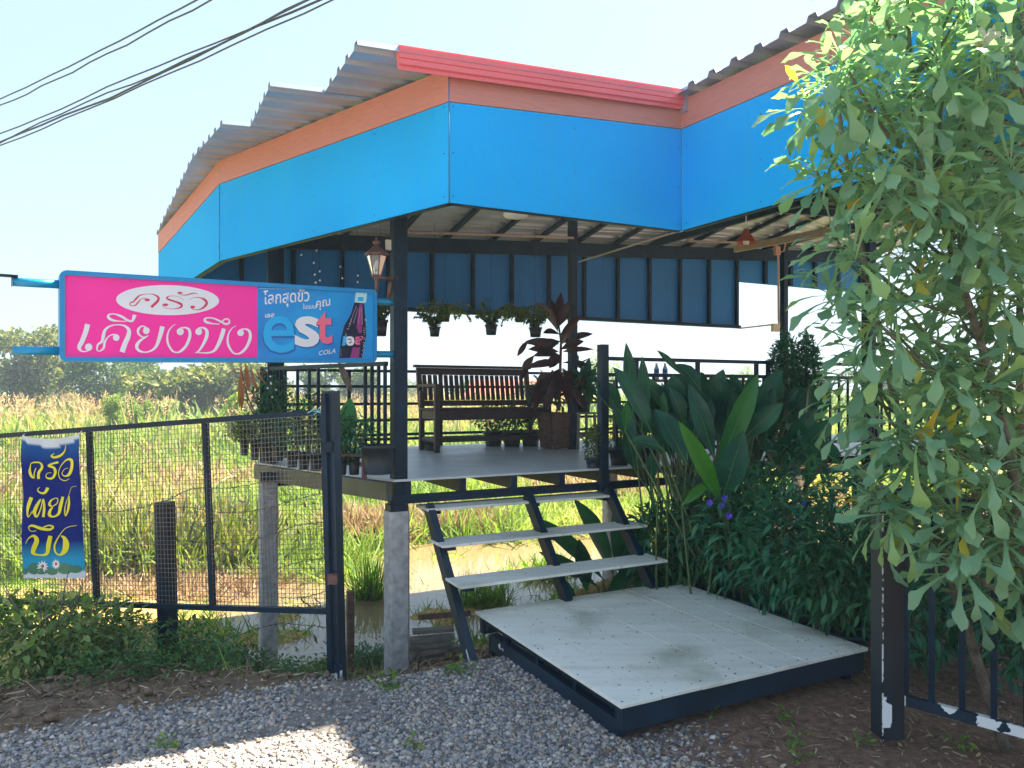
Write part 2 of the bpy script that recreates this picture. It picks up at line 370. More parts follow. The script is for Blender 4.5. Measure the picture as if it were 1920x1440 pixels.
dryp = leafmat('dry_patch', [(0, (.25, .16, .10)), (.5, (.46, .32, .2)), (1, (.62, .5, .34))], .3, .8, (1.1, 1, .8))
greeng = leafmat('green_grass', [(0, (.05, .12, .02)), (.5, (.11, .24, .03)), (1, (.22, .36, .06))], .4, .6)
pts = []; hs = []; ws = []
while len(pts) < 105000:
    Y = 9.0*math.exp(random.random()*2.3); X = random.uniform(-.8, .62)*Y; u, v = toUV(X, Y)
    if v < 9.6+2.0*noise.noise(Vector((X*.5, Y*.5, 5))): continue
    n = noise.noise(Vector((X*.25, Y*.25, 1)))
    hgt = .35+.35*max(0, n+.4) if Y < 22 else .55+.6*max(0, n+.3)+min(.9, (Y-22)*.03)
    pts.append((X, Y, height(X, Y)-.03)); hs.append(hgt*random.uniform(.45, 1.35)); ws.append(.5+Y*.07)
V, Q = blades(pts, hs, np.array(ws), .45)
tag(obj('marsh_grass', npmesh('marsh_grass', V, Q), fieldm), kind='stuff')
pts = []; hs = []; ws = []
while len(pts) < 8500:
    Y = 9.5*math.exp(random.random()*1.5); X = random.uniform(-.8, .6)*Y
    if toUV(X, Y)[1] < 9.3 or noise.noise(Vector((X*.33, Y*.2, 41))) < .12: continue
    pts.append((X, Y, height(X, Y)-.03)); hs.append(random.uniform(.3, .95)); ws.append(.5+Y*.07)
V, Q = blades(pts, hs, np.array(ws), .9)
tag(obj('dry_marsh_grass', npmesh('dry_marsh_grass', V, Q), dryp), kind='stuff')
# feathery reed plumes at the far side
pts = []; hs = []
for _ in range(5200):
    Y = random.uniform(24, 62); X = random.uniform(-.76, .1)*Y
    if random.random() < .6: continue
    if noise.noise(Vector((X*.12, Y*.12, 7))) < -.15: continue
    pts.append((X, Y, -.62)); hs.append(random.uniform(1.3, 2.25))
pts = np.array(pts); m = len(pts); hs = np.array(hs); D = rng.normal(size=(m, 3))*.1; D[:, 2] = 1
Vb, Qb = leaf([(0, .006), (.5, .005), (1, .003)], 1, .2, .1); Dn = D/np.linalg.norm(D, axis=1, keepdims=True)
items = [(Vb, Qb, frames(D, up=rng.normal(size=(m, 3))), pts, hs)]; Vf, Qf = leaf([(0, .03), (.5, .11), (1, .01)], 1, .7, .2)
for k in range(11):   # feathery branchlets of the plume
    D2 = rng.normal(size=(m, 3))*.55; D2[:, 2] = 1-.05*k; items.append((Vf, Qf, frames(D2, up=rng.normal(size=(m, 3))), pts+Dn*(hs*(.99-.022*k))[:, None]+rng.normal(size=(m, 3))*.02, rng.uniform(.10, .2, m)))
V, Q = scatter(items)
tag(obj('reed_plumes', npmesh('reed_plumes', V, Q), leafmat('reed_plume', [(0, (.42, .25, .12)), (.5, (.6, .42, .22)), (1, (.7, .55, .34))], .3, .9, (1, .9, .7))), kind='stuff')
# low green plants on the pond banks and small islands
pts = []; hs = []
for _ in range(42000):
    u = random.uniform(-5.5, 6); v = random.uniform(5.7, 12.5); p = UV(u, v); z = height(p.x, p.y)
    if z > -.74 or (random.random() < .07):
        n = noise.noise(Vector((p.x*.9, p.y*.9, 12)))
        if n > -.3 and (v > 6.2 or random.random() < .5): pts.append((p.x, p.y, max(z, -.75)-.01)); hs.append(random.uniform(.06, .16)+max(0, n)*.18)
V, Q = blades(pts, hs, 1.6, .9)
tag(obj('bank_grass', npmesh('bank_grass', V, Q), greeng), kind='stuff')
# tall shaded tussocks beyond the pond
def clump(name, label, cat, c, rad, n, h, m, lean=.5, w=1.0, group=None, droop=None):
    pts = []; hs = []
    for _ in range(n):
        a = random.uniform(0, 6.28); r = rad*math.sqrt(random.random())
        x = c[0]+r*math.cos(a); y = c[1]+r*math.sin(a)*.7; pts.append((x, y, height(x, y)-.02)); hs.append(h*random.uniform(.6, 1.15))
    V, Q = blades(pts, hs, w, lean); o = obj(name, npmesh(name, V, Q), m)
    return tag(o, label, cat, group)
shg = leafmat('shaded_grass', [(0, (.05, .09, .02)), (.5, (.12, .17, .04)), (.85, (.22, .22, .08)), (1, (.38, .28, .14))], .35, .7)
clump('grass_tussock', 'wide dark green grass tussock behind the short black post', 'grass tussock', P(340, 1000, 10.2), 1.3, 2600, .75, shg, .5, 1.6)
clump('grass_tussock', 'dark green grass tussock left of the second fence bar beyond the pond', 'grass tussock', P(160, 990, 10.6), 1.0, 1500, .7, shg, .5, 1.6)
clump('straw_mound', 'mound of pinkish dry straw on the pond bank behind the wire mesh', 'straw mound', P(330, 1000, 9.0), 1.35, 3000, .32, dryg, 1.6, 1.4)
clump('straw_mound', 'low spread of dry straw by the water left of the concrete post', 'straw mound', P(455, 1000, 8.7), .8, 1300, .2, dryg, 1.8, 1.4)
clump('dry_grass_clump', 'rounded brown dry grass clump left of the front concrete post', 'grass clump', P(688, 900, 11.5), .55, 1500, .65, dryg, 1.1, 1.3)
clump('dry_grass_clump', 'dry grass clump seen behind the upper stair treads', 'grass clump', P(850, 900, 12.5), .9, 1300, .5, dryg, 1.0, 1.4)
clump('reed_tuft', 'upright green reed tuft in the pond beside the front concrete post', 'reeds', P(690, 900, 8.4), .17, 260, .6, greeng, .16, .8)
clump('reed_tuft', 'green reed tuft by the pond seen between the lower treads', 'reeds', P(905, 900, 8.2), .3, 300, .38, greeng, .4, 1.0)
# ------------------------------------------------------------------ pavilion
def zr(u, v): return 3.45+.0625*u+.04*max(0, min(v, 6.85)-4.1)-.17*max(0, v-6.85)
pav = thing('restaurant_pavilion', 'open blue fascia pavilion with raised deck, metal roof and black steel columns', 'pavilion', UV(1.66, 5.02, -.4))
A = Vector((-.377, 4.43, 0)); B = Vector((1.19, 5.2, 0)); Cc = Vector((-2.53, 6.40, 0)); D_ = Vector((-3.71, 7.76, 0))
RR = B+Vector((.48, -.877, 0))*3.6
def wallseg(p, q, zb0, zb1, zt0, zt1, th=.012, off=0):
    d = (q-p).normalized(); n = Vector((d.y, -d.x, 0)); o = n*off
    if n.dot(Vector((0, 0, 0))-(p+q)/2) < 0: n = -n; o = n*off
    vs = []
    for s in (0, th):
        for (a, z) in ((p, zb0), (q, zb1), (q, zt1), (p, zt0)): vs.append(Vector((a.x, a.y, z))+o-n*s)
    return MB().add(vs, [(0, 1, 2, 3), (7, 6, 5, 4), (0, 4, 5, 1), (1, 5, 6, 2), (2, 6, 7, 3), (3, 7, 4, 0)])
def lp(a, b, t): return a+(b-a)*t
def fascia(p, q, b0, b1, t0, t1, cuts=(0, 1), name='fascia_panel'):
    L = (q-p).length
    for i in range(len(cuts)-1):
        s, e = cuts[i]+.0015/L, cuts[i+1]-.0015/L
        wallseg(lp(p, q, s), lp(p, q, e), lp(b0, b1, s), lp(b0, b1, e), lp(t0, t1, s)-.004, lp(t0, t1, e)-.004).part(name, blue, pav)
        wallseg(lp(p, q, s), lp(p, q, e), lp(t0, t1, s), lp(t0, t1, e), lp(t0, t1, s)+.2, lp(t0, t1, e)+.2, .014, .004).part('orange_board', orange, pav)
    d = (q-p).normalized(); n = Vector((-d.y, d.x, 0))
    if n.dot(-(p+q)/2) > 0: n = -n
    m = MB().bar(Vector((p.x, p.y, b0+.016))+n*.035, Vector((q.x, q.y, b1+.016))+n*.035, .04, .04)
    m.bar(Vector((p.x, p.y, t0+.05))+n*.035, Vector((q.x, q.y, t1+.05))+n*.035, .04, .04)
    k = max(2, int(L/.6))
    for i in range(k+1):
        a = lp(p, q, min(max(i/k, .01), .99))+n*.035; m.bar(Vector((a.x, a.y, lp(b0, b1, i/k)+.03)), Vector((a.x, a.y, lp(t0, t1, i/k))), .04, .04)
    m.part('fascia_frame', black, pav)
    s = MB()
    for i in range(k+1):
        for zz in (.04, .3, .58):
            a = lp(p, q, min(max(i/k, .015), .985)); s.bar(Vector((a.x, a.y, b0+zz))-n*.003, Vector((a.x, a.y, b0+zz))+n*.003, .008, .008)
    s.part('screws', mat('screw', (.03, .12, .3), .5) if 'screw' not in bpy.data.materials else bpy.data.materials['screw'], pav, kind='stuff')
fascia(D_, Cc, 2.56, 2.736, 3.055, 3.40)
fascia(Cc, A, 2.736, 2.736, 3.40, 3.34)
fascia(A, B, 2.736, 2.736, 3.34, 3.45)
fascia(B, RR, 2.736, 2.736, 3.45, 3.38, (0, .34, .67, 1))
# corner trim
for p, zt in ((A, 3.54), (B, 3.65), (Cc, 3.60)):
    MB().tube([Vector((p.x, p.y, 2.735)), Vector((p.x, p.y, zt))], .0045, 6).part('corner_trim', mat('trim_blue', (.004, .2, .45), .6) if 'trim_blue' not in bpy.data.materials else bpy.data.materials['trim_blue'], pav)
# roof sheets with trapezoid ribs running along u
def sheet(v0, v1, u0, u1, zf):
    prof = []; v = v0
    while v < v1-.01:
        for dv, h in ((0, 0), (.016, .034), (.066, .034), (.082, 0), (.14, 0)):
            if v+dv <= v1: prof.append((v+dv, h))
        v += .2
    prof.append((v1, 0)); us = [u0, 6, u1]; vs = []; n = len(prof)
    for th in (0, .004):
        for u in us:
            for (v, h) in prof: uu = u if u is not None else .55-(v-5.9)*.125; p = UV(uu, v); vs.append(Vector((p.x, p.y, zf(uu, v)+h+th)))
    fs = []; k = 3*n
    for i in range(2):
        for j in range(n-1):
            a = i*n+j; fs += [(a, a+n, a+n+1, a+1), (k+a, k+a+1, k+a+n+1, k+a+n)]
    for i in (0, 2):
        for j in range(n-1): a = i*n+j; fs.append((a, a+1, k+a+1, k+a))
    for i in range(2):
        for j in (0, n-1): a = i*n+j; fs.append((a, a+n, k+a+n, k+a))
    MB().add(vs, fs).part('roof_sheet', metal, pav)
for v0, v1, u0 in ((4.045, 4.86, 1.10), (4.862, 5.76, .76), (5.762, 6.56, None), (6.562, 7.3, None), (7.302, 8.0, None), (8.002, 8.66, None)):
    sheet(v0, v1+(.03 if v1 < 8.7 else 0), u0, 11.6, lambda a, b: zr(a, b)+(.0 if int(v0*10) % 2 else .005))
v = 4.085
while v > -.6:
    sheet(v-.83, v, 3.34, 11.6, lambda a, b, k=int((v+1)*2.5) % 2: zr(a, b)+.006*k); v -= .8
# red flashing along the short side
fl = MB(); prof = [(-.001, .035), (-.012, .035), (-.012, .008), (-.006, .004), (-.012, 0), (-.012, -.025), (-.006, -.029), (-.012, -.033), (-.012, -.062), (.004, -.068), (.004, -.09), (.010, -.09), (.06, .041), (.06, .047), (-.005, .047)]
vs = []
for u in (1.34, 3.41):
    for dv, dz in prof: p = UV(u, 4.055+dv); vs.append(Vector((p.x, p.y, zr(u, 4.1)+dz)))
n = len(prof); fl.add(vs, [(i, (i+1) % n, n+(i+1) % n, n+i) for i in range(n)]+[tuple(range(n)), tuple(range(n, 2*n))[::-1]]); fl.part('red_flashing', red, pav)
MB().uvbox((3.405, 3.43), (4.02, 4.12), (3.55, 3.72)).part('corner_cap', metal, pav)
# back fascia, seen from inside
def upanel(u0, u1, v, z0, z1a, z1b, m, name):
    p, q = UV(u0, v), UV(u1, v); d = UV(0, .012)
    MB().add([Vector((a.x, a.y, z))+s for s in (Vector((0, 0, 0)), d) for a, z in ((p, z0), (q, z0), (q, z1b), (p, z1a))],
             [(0, 1, 2, 3), (7, 6, 5, 4), (0, 4, 5, 1), (1, 5, 6, 2), (2, 6, 7, 3), (3, 7, 4, 0)]).part(name, m, pav)
cuts = [.25, 1.36, 2.47, 3.58, 4.69, 5.8, 6.91, 8.3]
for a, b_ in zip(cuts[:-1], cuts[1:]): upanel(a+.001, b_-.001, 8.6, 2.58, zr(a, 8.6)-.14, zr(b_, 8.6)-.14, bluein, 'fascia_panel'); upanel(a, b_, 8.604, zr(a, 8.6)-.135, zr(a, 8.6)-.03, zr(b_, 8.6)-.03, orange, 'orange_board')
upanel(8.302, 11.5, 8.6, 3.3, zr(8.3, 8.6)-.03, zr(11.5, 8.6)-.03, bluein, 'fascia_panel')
m = MB(); k = 0; u = 3.26-.555*5
while u < 8.4: m.uvbox((u-.02, u+.02), (8.55, 8.598), (2.585, zr(u, 8.6)-.1)); u += .555
m.uvbox((.3, 8.32), (8.55, 8.597), (2.585, 2.625))
u = 8.85
while u < 11.5: m.uvbox((u-.03, u+.03), (8.55, 8.598), (3.305, 3.85)); u += .555
m.part('fascia_stud_frame', black, pav)
# rafters, purlins and beams under the roof
k = 0
for u in np.arange(.9, 11.4, .62):
    v0 = 4.14 if u < 3.42 else -.5
    if u < 1.68: v0 = 4.30+(1.675-u)*2.75
    v1 = 8.5
    pts = [v0, 6.85, v1] if v0 < 6.8 else [v0, v1]
    mm = MB()
    for a, c in zip(pts[:-1], pts[1:]):
        pa, pc = UV(u, a), UV(u, c); mm.bar(Vector((pa.x, pa.y, zr(u, a)-.03)), Vector((pc.x, pc.y, zr(u, c)-.03)), .05, .05)
    mm.part('purlin', black, pav)
for v, u0, u1, w in ((4.35, 1.75, 11, .1), (5.02, 1.5, 11, .1), (6.74, .9, 11, .1), (2.2, 3.5, 11, .1), (.4, 3.5, 11, .1)):
    a, c = UV(u0, v), UV(u1, v); MB().bar(Vector((a.x, a.y, zr(u0, v)-.11)), Vector((c.x, c.y, zr(u1, v)-.11)), .05, w).part('roof_beam', black, pav)
for u in (6.4, 8.42):
    MB().bar(UV(u, .4, zr(u, 4)-.2), UV(u, 8.2, zr(u, 4)-.2), .05, .09).part('tie_beam', black, pav)
for v in np.arange(4.2, 8.5, .27):   # dark strips added to stand for shade in the sheet's rib recesses
    ub = max(.9, 2.0-(v-4.118)*.374); a, c = UV(ub, v), UV(11, v); v = float(v)
    if v < 6.85: MB().bar(Vector((a.x, a.y, zr(ub, v)-.075)), Vector((c.x, c.y, zr(11, v)-.075)), .11, .03).part('rib_shade_strip', black, pav)
for v in np.arange(-.4, 4.1, .27):  # same added strips of rib shade under the right roof section
    a, c = UV(3.5, v), UV(11, v); v = float(v); MB().bar(Vector((a.x, a.y, zr(3.5, v)-.075)), Vector((c.x, c.y, zr(11, v)-.075)), .11, .03).part('rib_shade_strip', black, pav)
a, c = UV(.4, 8.3), UV(11, 8.3); MB().bar(Vector((a.x, a.y, zr(.4, 8.3)-.16)), Vector((c.x, c.y, zr(11, 8.3)-.16)), .05, .17).part('roof_beam', black, pav)
# columns
COLS = [(1.66, 5.02, .77, .10), (4.16, 6.74, .9, .08), (1.05, 6.6, .9, .08), (8.42, 7.8, .9, .085), (1.32, 7.85, .9, .08), (6.6, 5.02, .8, .1)]
for i, (u, v, z0, w) in enumerate(COLS):
    p = UV(u, v); MB().post(p.x, p.y, z0, zr(u, v)-.14, w).part('column', black, pav, bevel=.004)
# concrete posts
def cpost(p, z0, z1, w=.14):
    mm = MB(); c = w*.12; pl = []
    for sx, sy in ((-1, -1), (1, -1), (1, 1), (-1, 1)):
        for k in ((0, 1), (1, 0)) if sx*sy > 0 else ((1, 0), (0, 1)):
            x, y = sx*(w/2-c*k[0]), sy*(w/2-c*k[1]); pl.append((p.x+.891*x-.454*y, p.y+.454*x+.891*y))
    mm.prism(pl, z0, z1); mm.part('concrete_post', concrete, pav)
cpost(UV(1.635, 4.99), -.7, .77, .15)
cpost(P(503, 900, 6.2), -1.0, .90, .14)
for u, v in ((5.3, 7.7), (6.6, 5.1), (8.6, 7.7), (6.4, 7.7)): cpost(UV(u, v), -1.1, .82, .15)
p = UV(1.635, 4.99); MB().post(p.x, p.y, .77, .815, .13).part('base_plate', black, pav)
# deck
deck = [UV(1.60, 4.95), UV(8.9, 4.95), UV(8.9, 7.95), UV(1.25, 7.95), Vector((-2.21, 6.41, 0))]
dpl = [(p.x, p.y) for p in deck]
tw, tl = .3, 1.2; j = 0; v = 4.95
tp = []
while v < 7.95:
    u = .0-(j % 2)*.6
    while u < 8.9:
        q = [UV(u+.002, v+.002), UV(u+tl-.002, v+.002), UV(u+tl-.002, v+tw-.002), UV(u+.002, v+tw-.002)]
        c = clip([(a.x, a.y) for a in q], dpl)
        if len(c) > 2: MB().prism(c, .974, .99-random.uniform(0, .0015)).part('floor_board', floorm, pav)
        u += tl
    v += tw; j += 1
m = MB(); u = 1.68
while u < 8.9: m.uvbox((u, u+.05), (4.955, 7.9), (.874, .972)); u += .42
m.part('deck_joists', black, pav)
L_ = Vector((-2.21, 6.41, 0))
MB().uvbox((1.58, 8.9), (4.965, 5.03), (.815, .872)).part('deck_beam', black, pav)
MB().uvbox((1.3, 8.9), (7.85, 7.95), (.80, .872)).part('deck_beam', black, pav)
MB().uvbox((.95, 8.9), (6.5, 6.58), (.80, .872)).part('deck_beam', black, pav)
a, c = UV(1.56, 4.93), L_
sidem = mat('grey_green_steel', (.07, .075, .06), .5, var=.3, scale=5)
MB().bar(Vector((a.x, a.y, .91)), Vector((c.x, c.y, .91)), .05, .12).part('side_beam', sidem, pav)
MB().bar(L_+Vector((0, 0, .91)), UV(1.23, 7.95, .91), .05, .12).part('side_beam', sidem, pav)
pd = P(520, 900, 6.15); MB().post(pd.x-.05, pd.y+.02, .86, .93, .2, .12).part('post_cap', black, pav)
# railings
def rail(name, p, q, zs, posts, bars=None, bw=.02, rw=.03, zb=1.06, zt=1.83):
    r = MB(); 
    for z in zs: r.bar(Vector((p.x, p.y, z)), Vector((q.x, q.y, z)), rw, rw)
    ro = r.part('railing', black, pav)
    for t in posts: a = lp(p, q, t); MB().post(a.x, a.y, .985, zt, .035).part('railing_post', black, ro)
    for t in (bars or []): a = lp(p, q, t); MB().post(a.x, a.y, zb, zt-.01, bw).part('baluster', black, ro)
    return ro
rail('railing', UV(1.3, 7.9), UV(8.85, 7.9), (1.83, 1.66, 1.47, 1.29, 1.13, 1.08), [0, .1, .24, .42, .6, .8, 1], zt=1.84)
sp, sq = UV(1.58, 5.05), Vector((-2.17, 6.42, 0)); 
def side_t(px):
    k = (px-960)/F; s = (sp.x-k*sp.y)/((k*(sq.y-sp.y))-(sq.x-sp.x)); return s
rail('railing', sp, sq, (1.80, 1.07), [.985], [side_t(x) for x in (722, 710, 697.5, 685, 597, 580, 558, 535, 526, 519)], bw=.022, zt=1.80)
rail('railing', sq, UV(1.27, 7.9), (1.80, 1.07), [0, 1], [i/6 for i in range(1, 6)], bw=.018, zt=1.80)
nw = UV(3.34, 4.95)
MB().post(nw.x, nw.y, .80, 1.98, .07).part('newel_post', black, pav, bevel=.003)
rail('railing', UV(3.36, 4.97), UV(8.85, 4.97), (1.87, 1.74, 1.12), [.0, .335, .43, .6, .8, 1], [i/44 for i in range(1, 44)], bw=.018, zb=1.12, zt=1.74)
for px, rr_ in ((1308, 0), (1418, 0), (1440, 0), (1193, 0)):
    k = (px-960)/F; v = 4.97; u = (k*.891*v+.454*v)/(.891-k*.454); p = UV(u, v); MB().post(p.x, p.y, .985, 1.875, .03).part('railing_post', black, pav)
# timber brace, conduits and junction boxes
beige = mat('beige_timber', (.42, .33, .27), .7, scale=10, var=.15)
MB().bar(P(1378, 467, 9.2), P(1575, 430, 7.6), .04, .08).part('timber_brace', beige, pav)
pipe = mat('conduit', (.45, .40, .35), .5, var=.05)
c8 = UV(8.42, 7.8)
MB().tube([P(1290, 452, 9.6), P(1445, 456, 10.6), P(1459, 462, 10.65), P(1460, 600, 10.65), P(1461, 608, 10.65)], .016, 6).part('conduit', pipe, pav)
MB().tube([P(1474, 447, 10.6), P(1470, 470, 10.62), P(1462, 474, 10.65)], .012, 6).part('conduit', pipe, pav)
MB().tube([P(1385, 616, 11.2), P(1455, 608, 10.7)], .012, 6).part('conduit', pipe, pav)
MB().tube([P(1085, 491, 7.8), P(1270, 434, 5.6)], .008, 6).part('conduit', pipe, pav)
MB().tube([P(766, 435, 6.2), P(900, 439, 6.9), P(1075, 446, 7.8)], .014, 6).part('conduit', beige, pav)
MB().post(*P(1457, 470, 10.6).xy, P(0, 478, 10.6).z, P(0, 462, 10.6).z, .09, .05).part('junction_box', mat('box_tan', (.5, .3, .2), .5), pav)
MB().post(*P(1454, 470, 10.6).xy, P(0, 622, 10.6).z, P(0, 607, 10.6).z, .13, .05).part('junction_box', mat('box_cream', (.6, .55, .4), .5), pav)
MB().lathe(P(967, 400, 5.1)-Vector((0, 0, .02)), [(.0, -.008), (.075, -.006), (.085, .004), (.085, .03), (0, .032)], 20).part('ceiling_light', white, pav)
MB().post(*P(728, 460, 5.15).xy, P(0, 469, 5.15).z, P(0, 450, 5.15).z, .035, .03).part('junction_box', mat('switch_box', (.5, .48, .4), .5), pav)

# ------------------------------------------------------------------ stairs
st = thing('front_stairs', 'open stairs of three white cement board treads on black steel stringers', 'stairs', UV(1.84, 4.1, -.09))
for z, v0, v1, u1 in ((.791, 4.82, 5.06, 3.42), (.59, 4.54, 4.78, 3.47), (.39, 4.24, 4.49, 3.42)):
    MB().uvbox((1.80, u1), (v0, v1), (z-.018, z)).part('tread', whiteb, st, bevel=.002)
    for u in (1.865, 2.66, 3.30):
        MB().uvbox((u-.02, u+.045), (v0+.03, v1-.01), (z-.046, z-.02)).part('tread_bracket', black, st)
for u, vf, zf_ in ((1.835, 4.07, -.14), (2.62, 4.31, .17), (3.34, 4.31, .17)):
    vt = 4.89; zt = zf_+(vt-vf)*1.146
    a, c = UV(u, vf, zf_), UV(u, vt, zt)
    so_ = MB().bar(a, c, .05, .085).part('stringer', blackworn if u < 2 else black, st)
    if u < 2: MB().bar(lp(a, c, .03)+UV(0, -.036), lp(a, c, .17)+UV(0, -.036), .051, .017).part('peeled_primer', blackpeel, so_)
# ------------------------------------------------------------------ entry platform
pf = thing('entry_platform', 'low platform of white cement boards on a black steel frame in front of the stairs', 'platform', UV(2.8, 3.5, .05))
rng2 = random.Random(3); u = 1.96; i = 0; scr = MB()
JT = [(3.6,), (3.1, 4.0), (3.62,), (3.0,), (3.75,), (3.3,), (3.9, 3.05)]
while u < 3.62:
    js = [2.76]+sorted(JT[i])+[4.38]
    for v0, v1 in zip(js[:-1], js[1:]):
        if i == 6 and v1 > 4.3: v1 = 4.3
        dz = rng2.uniform(-.0012, .0012)
        MB().uvbox((u+.0015, u+.236), (v0+.0015, v1-.0015), (.163+dz, .18+dz)).part('board', whiteb, pf, bevel=.0015)
        for vv in (v0+.04, (v0+v1)/2, v1-.04):
            for uu in (u+.03, u+.205):
                q = UV(uu+rng2.uniform(-.01, .01), vv+rng2.uniform(-.02, .02), .18); scr.lathe(q, [(.0045, -.002), (.0045, .0016), (0, .0018)], 6)
    u += .2385; i += 1
scr.part('screws', black, pf, kind='stuff')
MB().uvbox((1.98, 3.61), (2.775, 2.82), (.05, .161)).part('frame_beam', blackworn, pf)
MB().uvbox((1.985, 3.61), (4.3, 4.35), (.05, .161)).part('frame_beam', black, pf)
MB().uvbox((3.57, 3.62), (2.83, 4.29), (.05, .161)).part('frame_beam', black, pf)
MB().uvbox((1.99, 2.04), (2.83, 4.2), (-.02, .08)).part('frame_beam', blackworn, pf)
MB().uvbox((1.99, 2.03), (2.83, 4.29), (.125, .161)).part('frame_beam', black, pf)
for v in (2.83, 3.2, 3.6, 4.0, 4.25): MB().uvbox((1.995, 2.035), (v, v+.03), (.08, .124)).part('frame_stub', black, pf)
for u in (2.4, 2.8, 3.2): MB().uvbox((u, u+.04), (2.825, 4.29), (.1, .16)).part('frame_joist', black, pf)
for u, v in ((2.0, 2.85), (3.55, 2.85), (3.55, 4.2), (2.0, 4.2)): MB().uvbox((u, u+.05), (v, v+.05), (-.06, .049)).part('frame_foot', black, pf)
# stack of offcut boards and rusty bar beside the concrete post
for i, (px, py, l, w, dz) in enumerate(((812, 1185, .30, .07, .16), (808, 1200, .34, .08, .13), (805, 1212, .32, .09, .10), (818, 1222, .36, .09, .065), (800, 1232, .26, .1, .03))):
    c = P(px, py, 5.42); a = R(12+i*4); d = Vector((math.cos(a), math.sin(a), 0)); n = Vector((-d.y, d.x, 0))
    o = MB().frame(c-d*l/2-n*w/2, d*l, n*w, Vector((0, 0, .026))).part('board_offcut', greywood)
    tag(o, ['topmost short offcut in the pile of grey boards by the concrete post', 'second board from the top of the small offcut pile by the concrete post', 'third offcut in the pile of grey boards by the concrete post', 'longest offcut board in the pile beside the stair foot', 'lowest offcut board in the pile beside the concrete post'][i], 'board', 'offcut boards piled by the concrete post')
o = MB().bar(P(787, 1157, 5.3), P(880, 1150, 5.0), .03, .035).part('rusty_bar', mat('rusty_steel', (.10, .045, .035), .8, var=.5, scale=20)); tag(o, 'rusty steel bar lying level beside the left stair stringer', 'steel bar')
o = MB().post(*P(657, 900, 5.6).xy, -.6, P(0, 1108, 5.6).z, .05, .05).part('short_stake', redwood); tag(o, 'short dark square stake by the pond behind the left gate post', 'stake')
# ------------------------------------------------------------------ lettering helpers
def catmull(pts, k=7):
    out = []; n = len(pts)
    for i in range(n-1):
        p0, p1, p2, p3 = pts[max(i-1, 0)], pts[i], pts[i+1], pts[min(i+2, n-1)]
        for j in range(k):
            t = j/k; out.append(tuple(.5*(2*b+(c-a)*t+(2*a-5*b+4*c-d)*t*t+(3*b-a-3*c+d)*t**3) for a, b, c, d in zip(p0, p1, p2, p3)))
    out.append(pts[-1]); return out
def stroke(mb, pts, M, lift=0.0):   # pts (x, y, width); M maps 2D to a point on the surface
    c = catmull(pts); vs = []; fs = []
    for i, (x, y, w) in enumerate(c):
        a = c[max(i-1, 0)]; b = c[min(i+1, len(c)-1)]; dx, dy = b[0]-a[0], b[1]-a[1]; l = math.hypot(dx, dy) or 1
        h = max(w, 2)/2; vs += [M(x-dy/l*h, y+dx/l*h, lift), M(x+dy/l*h, y-dx/l*h, lift)]
    for i in range(len(c)-1): k = 2*i; fs.append((k, k+1, k+3, k+2))
    mb.add(vs, fs)
def disc(mb, x, y, rx, ry, M, lift=0.0, n=18, f=None):
    f = f or (lambda t: (x+rx*math.cos(t), y+ry*math.sin(t)))
    vs = [M(*f(2*math.pi*k/n), lift) for k in range(n)]; mb.add(vs, [tuple(range(n))])
def textmesh(s, bold=0.0, shear=0.0):
    cu = bpy.data.curves.new('text', 'FONT'); cu.body = s; cu.size = 1; cu.offset = bold; cu.shear = shear; cu.resolution_u = 3
    o = bpy.data.objects.new('text', cu); C.objects.link(o); dg = bpy.context.evaluated_depsgraph_get()
    me = bpy.data.meshes.new_from_object(o.evaluated_get(dg)); vs = [v.co.copy() for v in me.vertices]; fs = [tuple(p.vertices) for p in me.polygons]
    bpy.data.objects.remove(o); bpy.data.meshes.remove(me); return vs, fs
def textfit(mb, s, quad, M, lift=0, bold=0.0, shear=0.0, ybase=None):   # quad: x0,yTop,x1,yBottom in print units, slope
    vs, fs = textmesh(s, bold, shear); x0, x1 = min(v.x for v in vs), max(v.x for v in vs); y0, y1 = min(v.y for v in vs), max(v.y for v in vs)
    qx0, qt, qx1, qb, sl_ = quad
    mb.add([M(qx0+(v.x-x0)/(x1-x0)*(qx1-qx0), qb+(v.y-y0)/(y1-y0)*(qt-qb)+sl_*(v.x-x0)/(x1-x0), lift) for v in vs], fs)
def flat(name, col, rough=.5): return mat(name, col, rough, var=.03)
# ------------------------------------------------------------------ light box sign
sA = P(110, 0, 4.05); sA.z = 0; sB = P(701, 0, 5.1); sB.z = 0
sd = (sB-sA).normalized(); sn = Vector((sd.y, -sd.x, 0)); L_s = (sB-sA).length
sign = thing('light_box_sign', 'pink and blue light box sign with Thai lettering beside the front column', 'sign', (sA+sB)/2+Vector((0, 0, 1.78)))
def SP(s, z, o=0): return sA+sd*s+Vector((0, 0, z+.036*s/L_s))+sn*o
z0s, z1s = 1.765, 2.262; r = .035
signblue = mat('sign_frame_blue', (.003, .24, .55), .35, var=.08)
fm = MB(); outl = []
for cx, cz, a0 in ((r, z0s+r, 180), (L_s-r, z0s+r, 270), (L_s-r, z1s-r, 0), (r, z1s-r, 90)):
    for k in range(5): a = R(a0+k*22.5); outl.append((cx+r*math.cos(a), cz+r*math.sin(a)))
m_ = .026; inn = []
for cx, cz, a0 in ((r, z0s+r, 180), (L_s-r, z0s+r, 270), (L_s-r, z1s-r, 0), (r, z1s-r, 90)):
    for k in range(5): a = R(a0+k*22.5); inn.append((cx+(r-m_)*math.cos(a), cz+(r-m_)*math.sin(a)))
n = len(outl); rings = [[SP(x, z, -.07) for x, z in inn], [SP(x, z, -.07) for x, z in outl], [SP(x, z, .052) for x, z in outl], [SP(x*.997+.003, z, .06) for x, z in outl], [SP(x, z, .06) for x, z in inn], [SP(x, z, .045) for x, z in inn]]
vs = sum(rings, []); fs = []
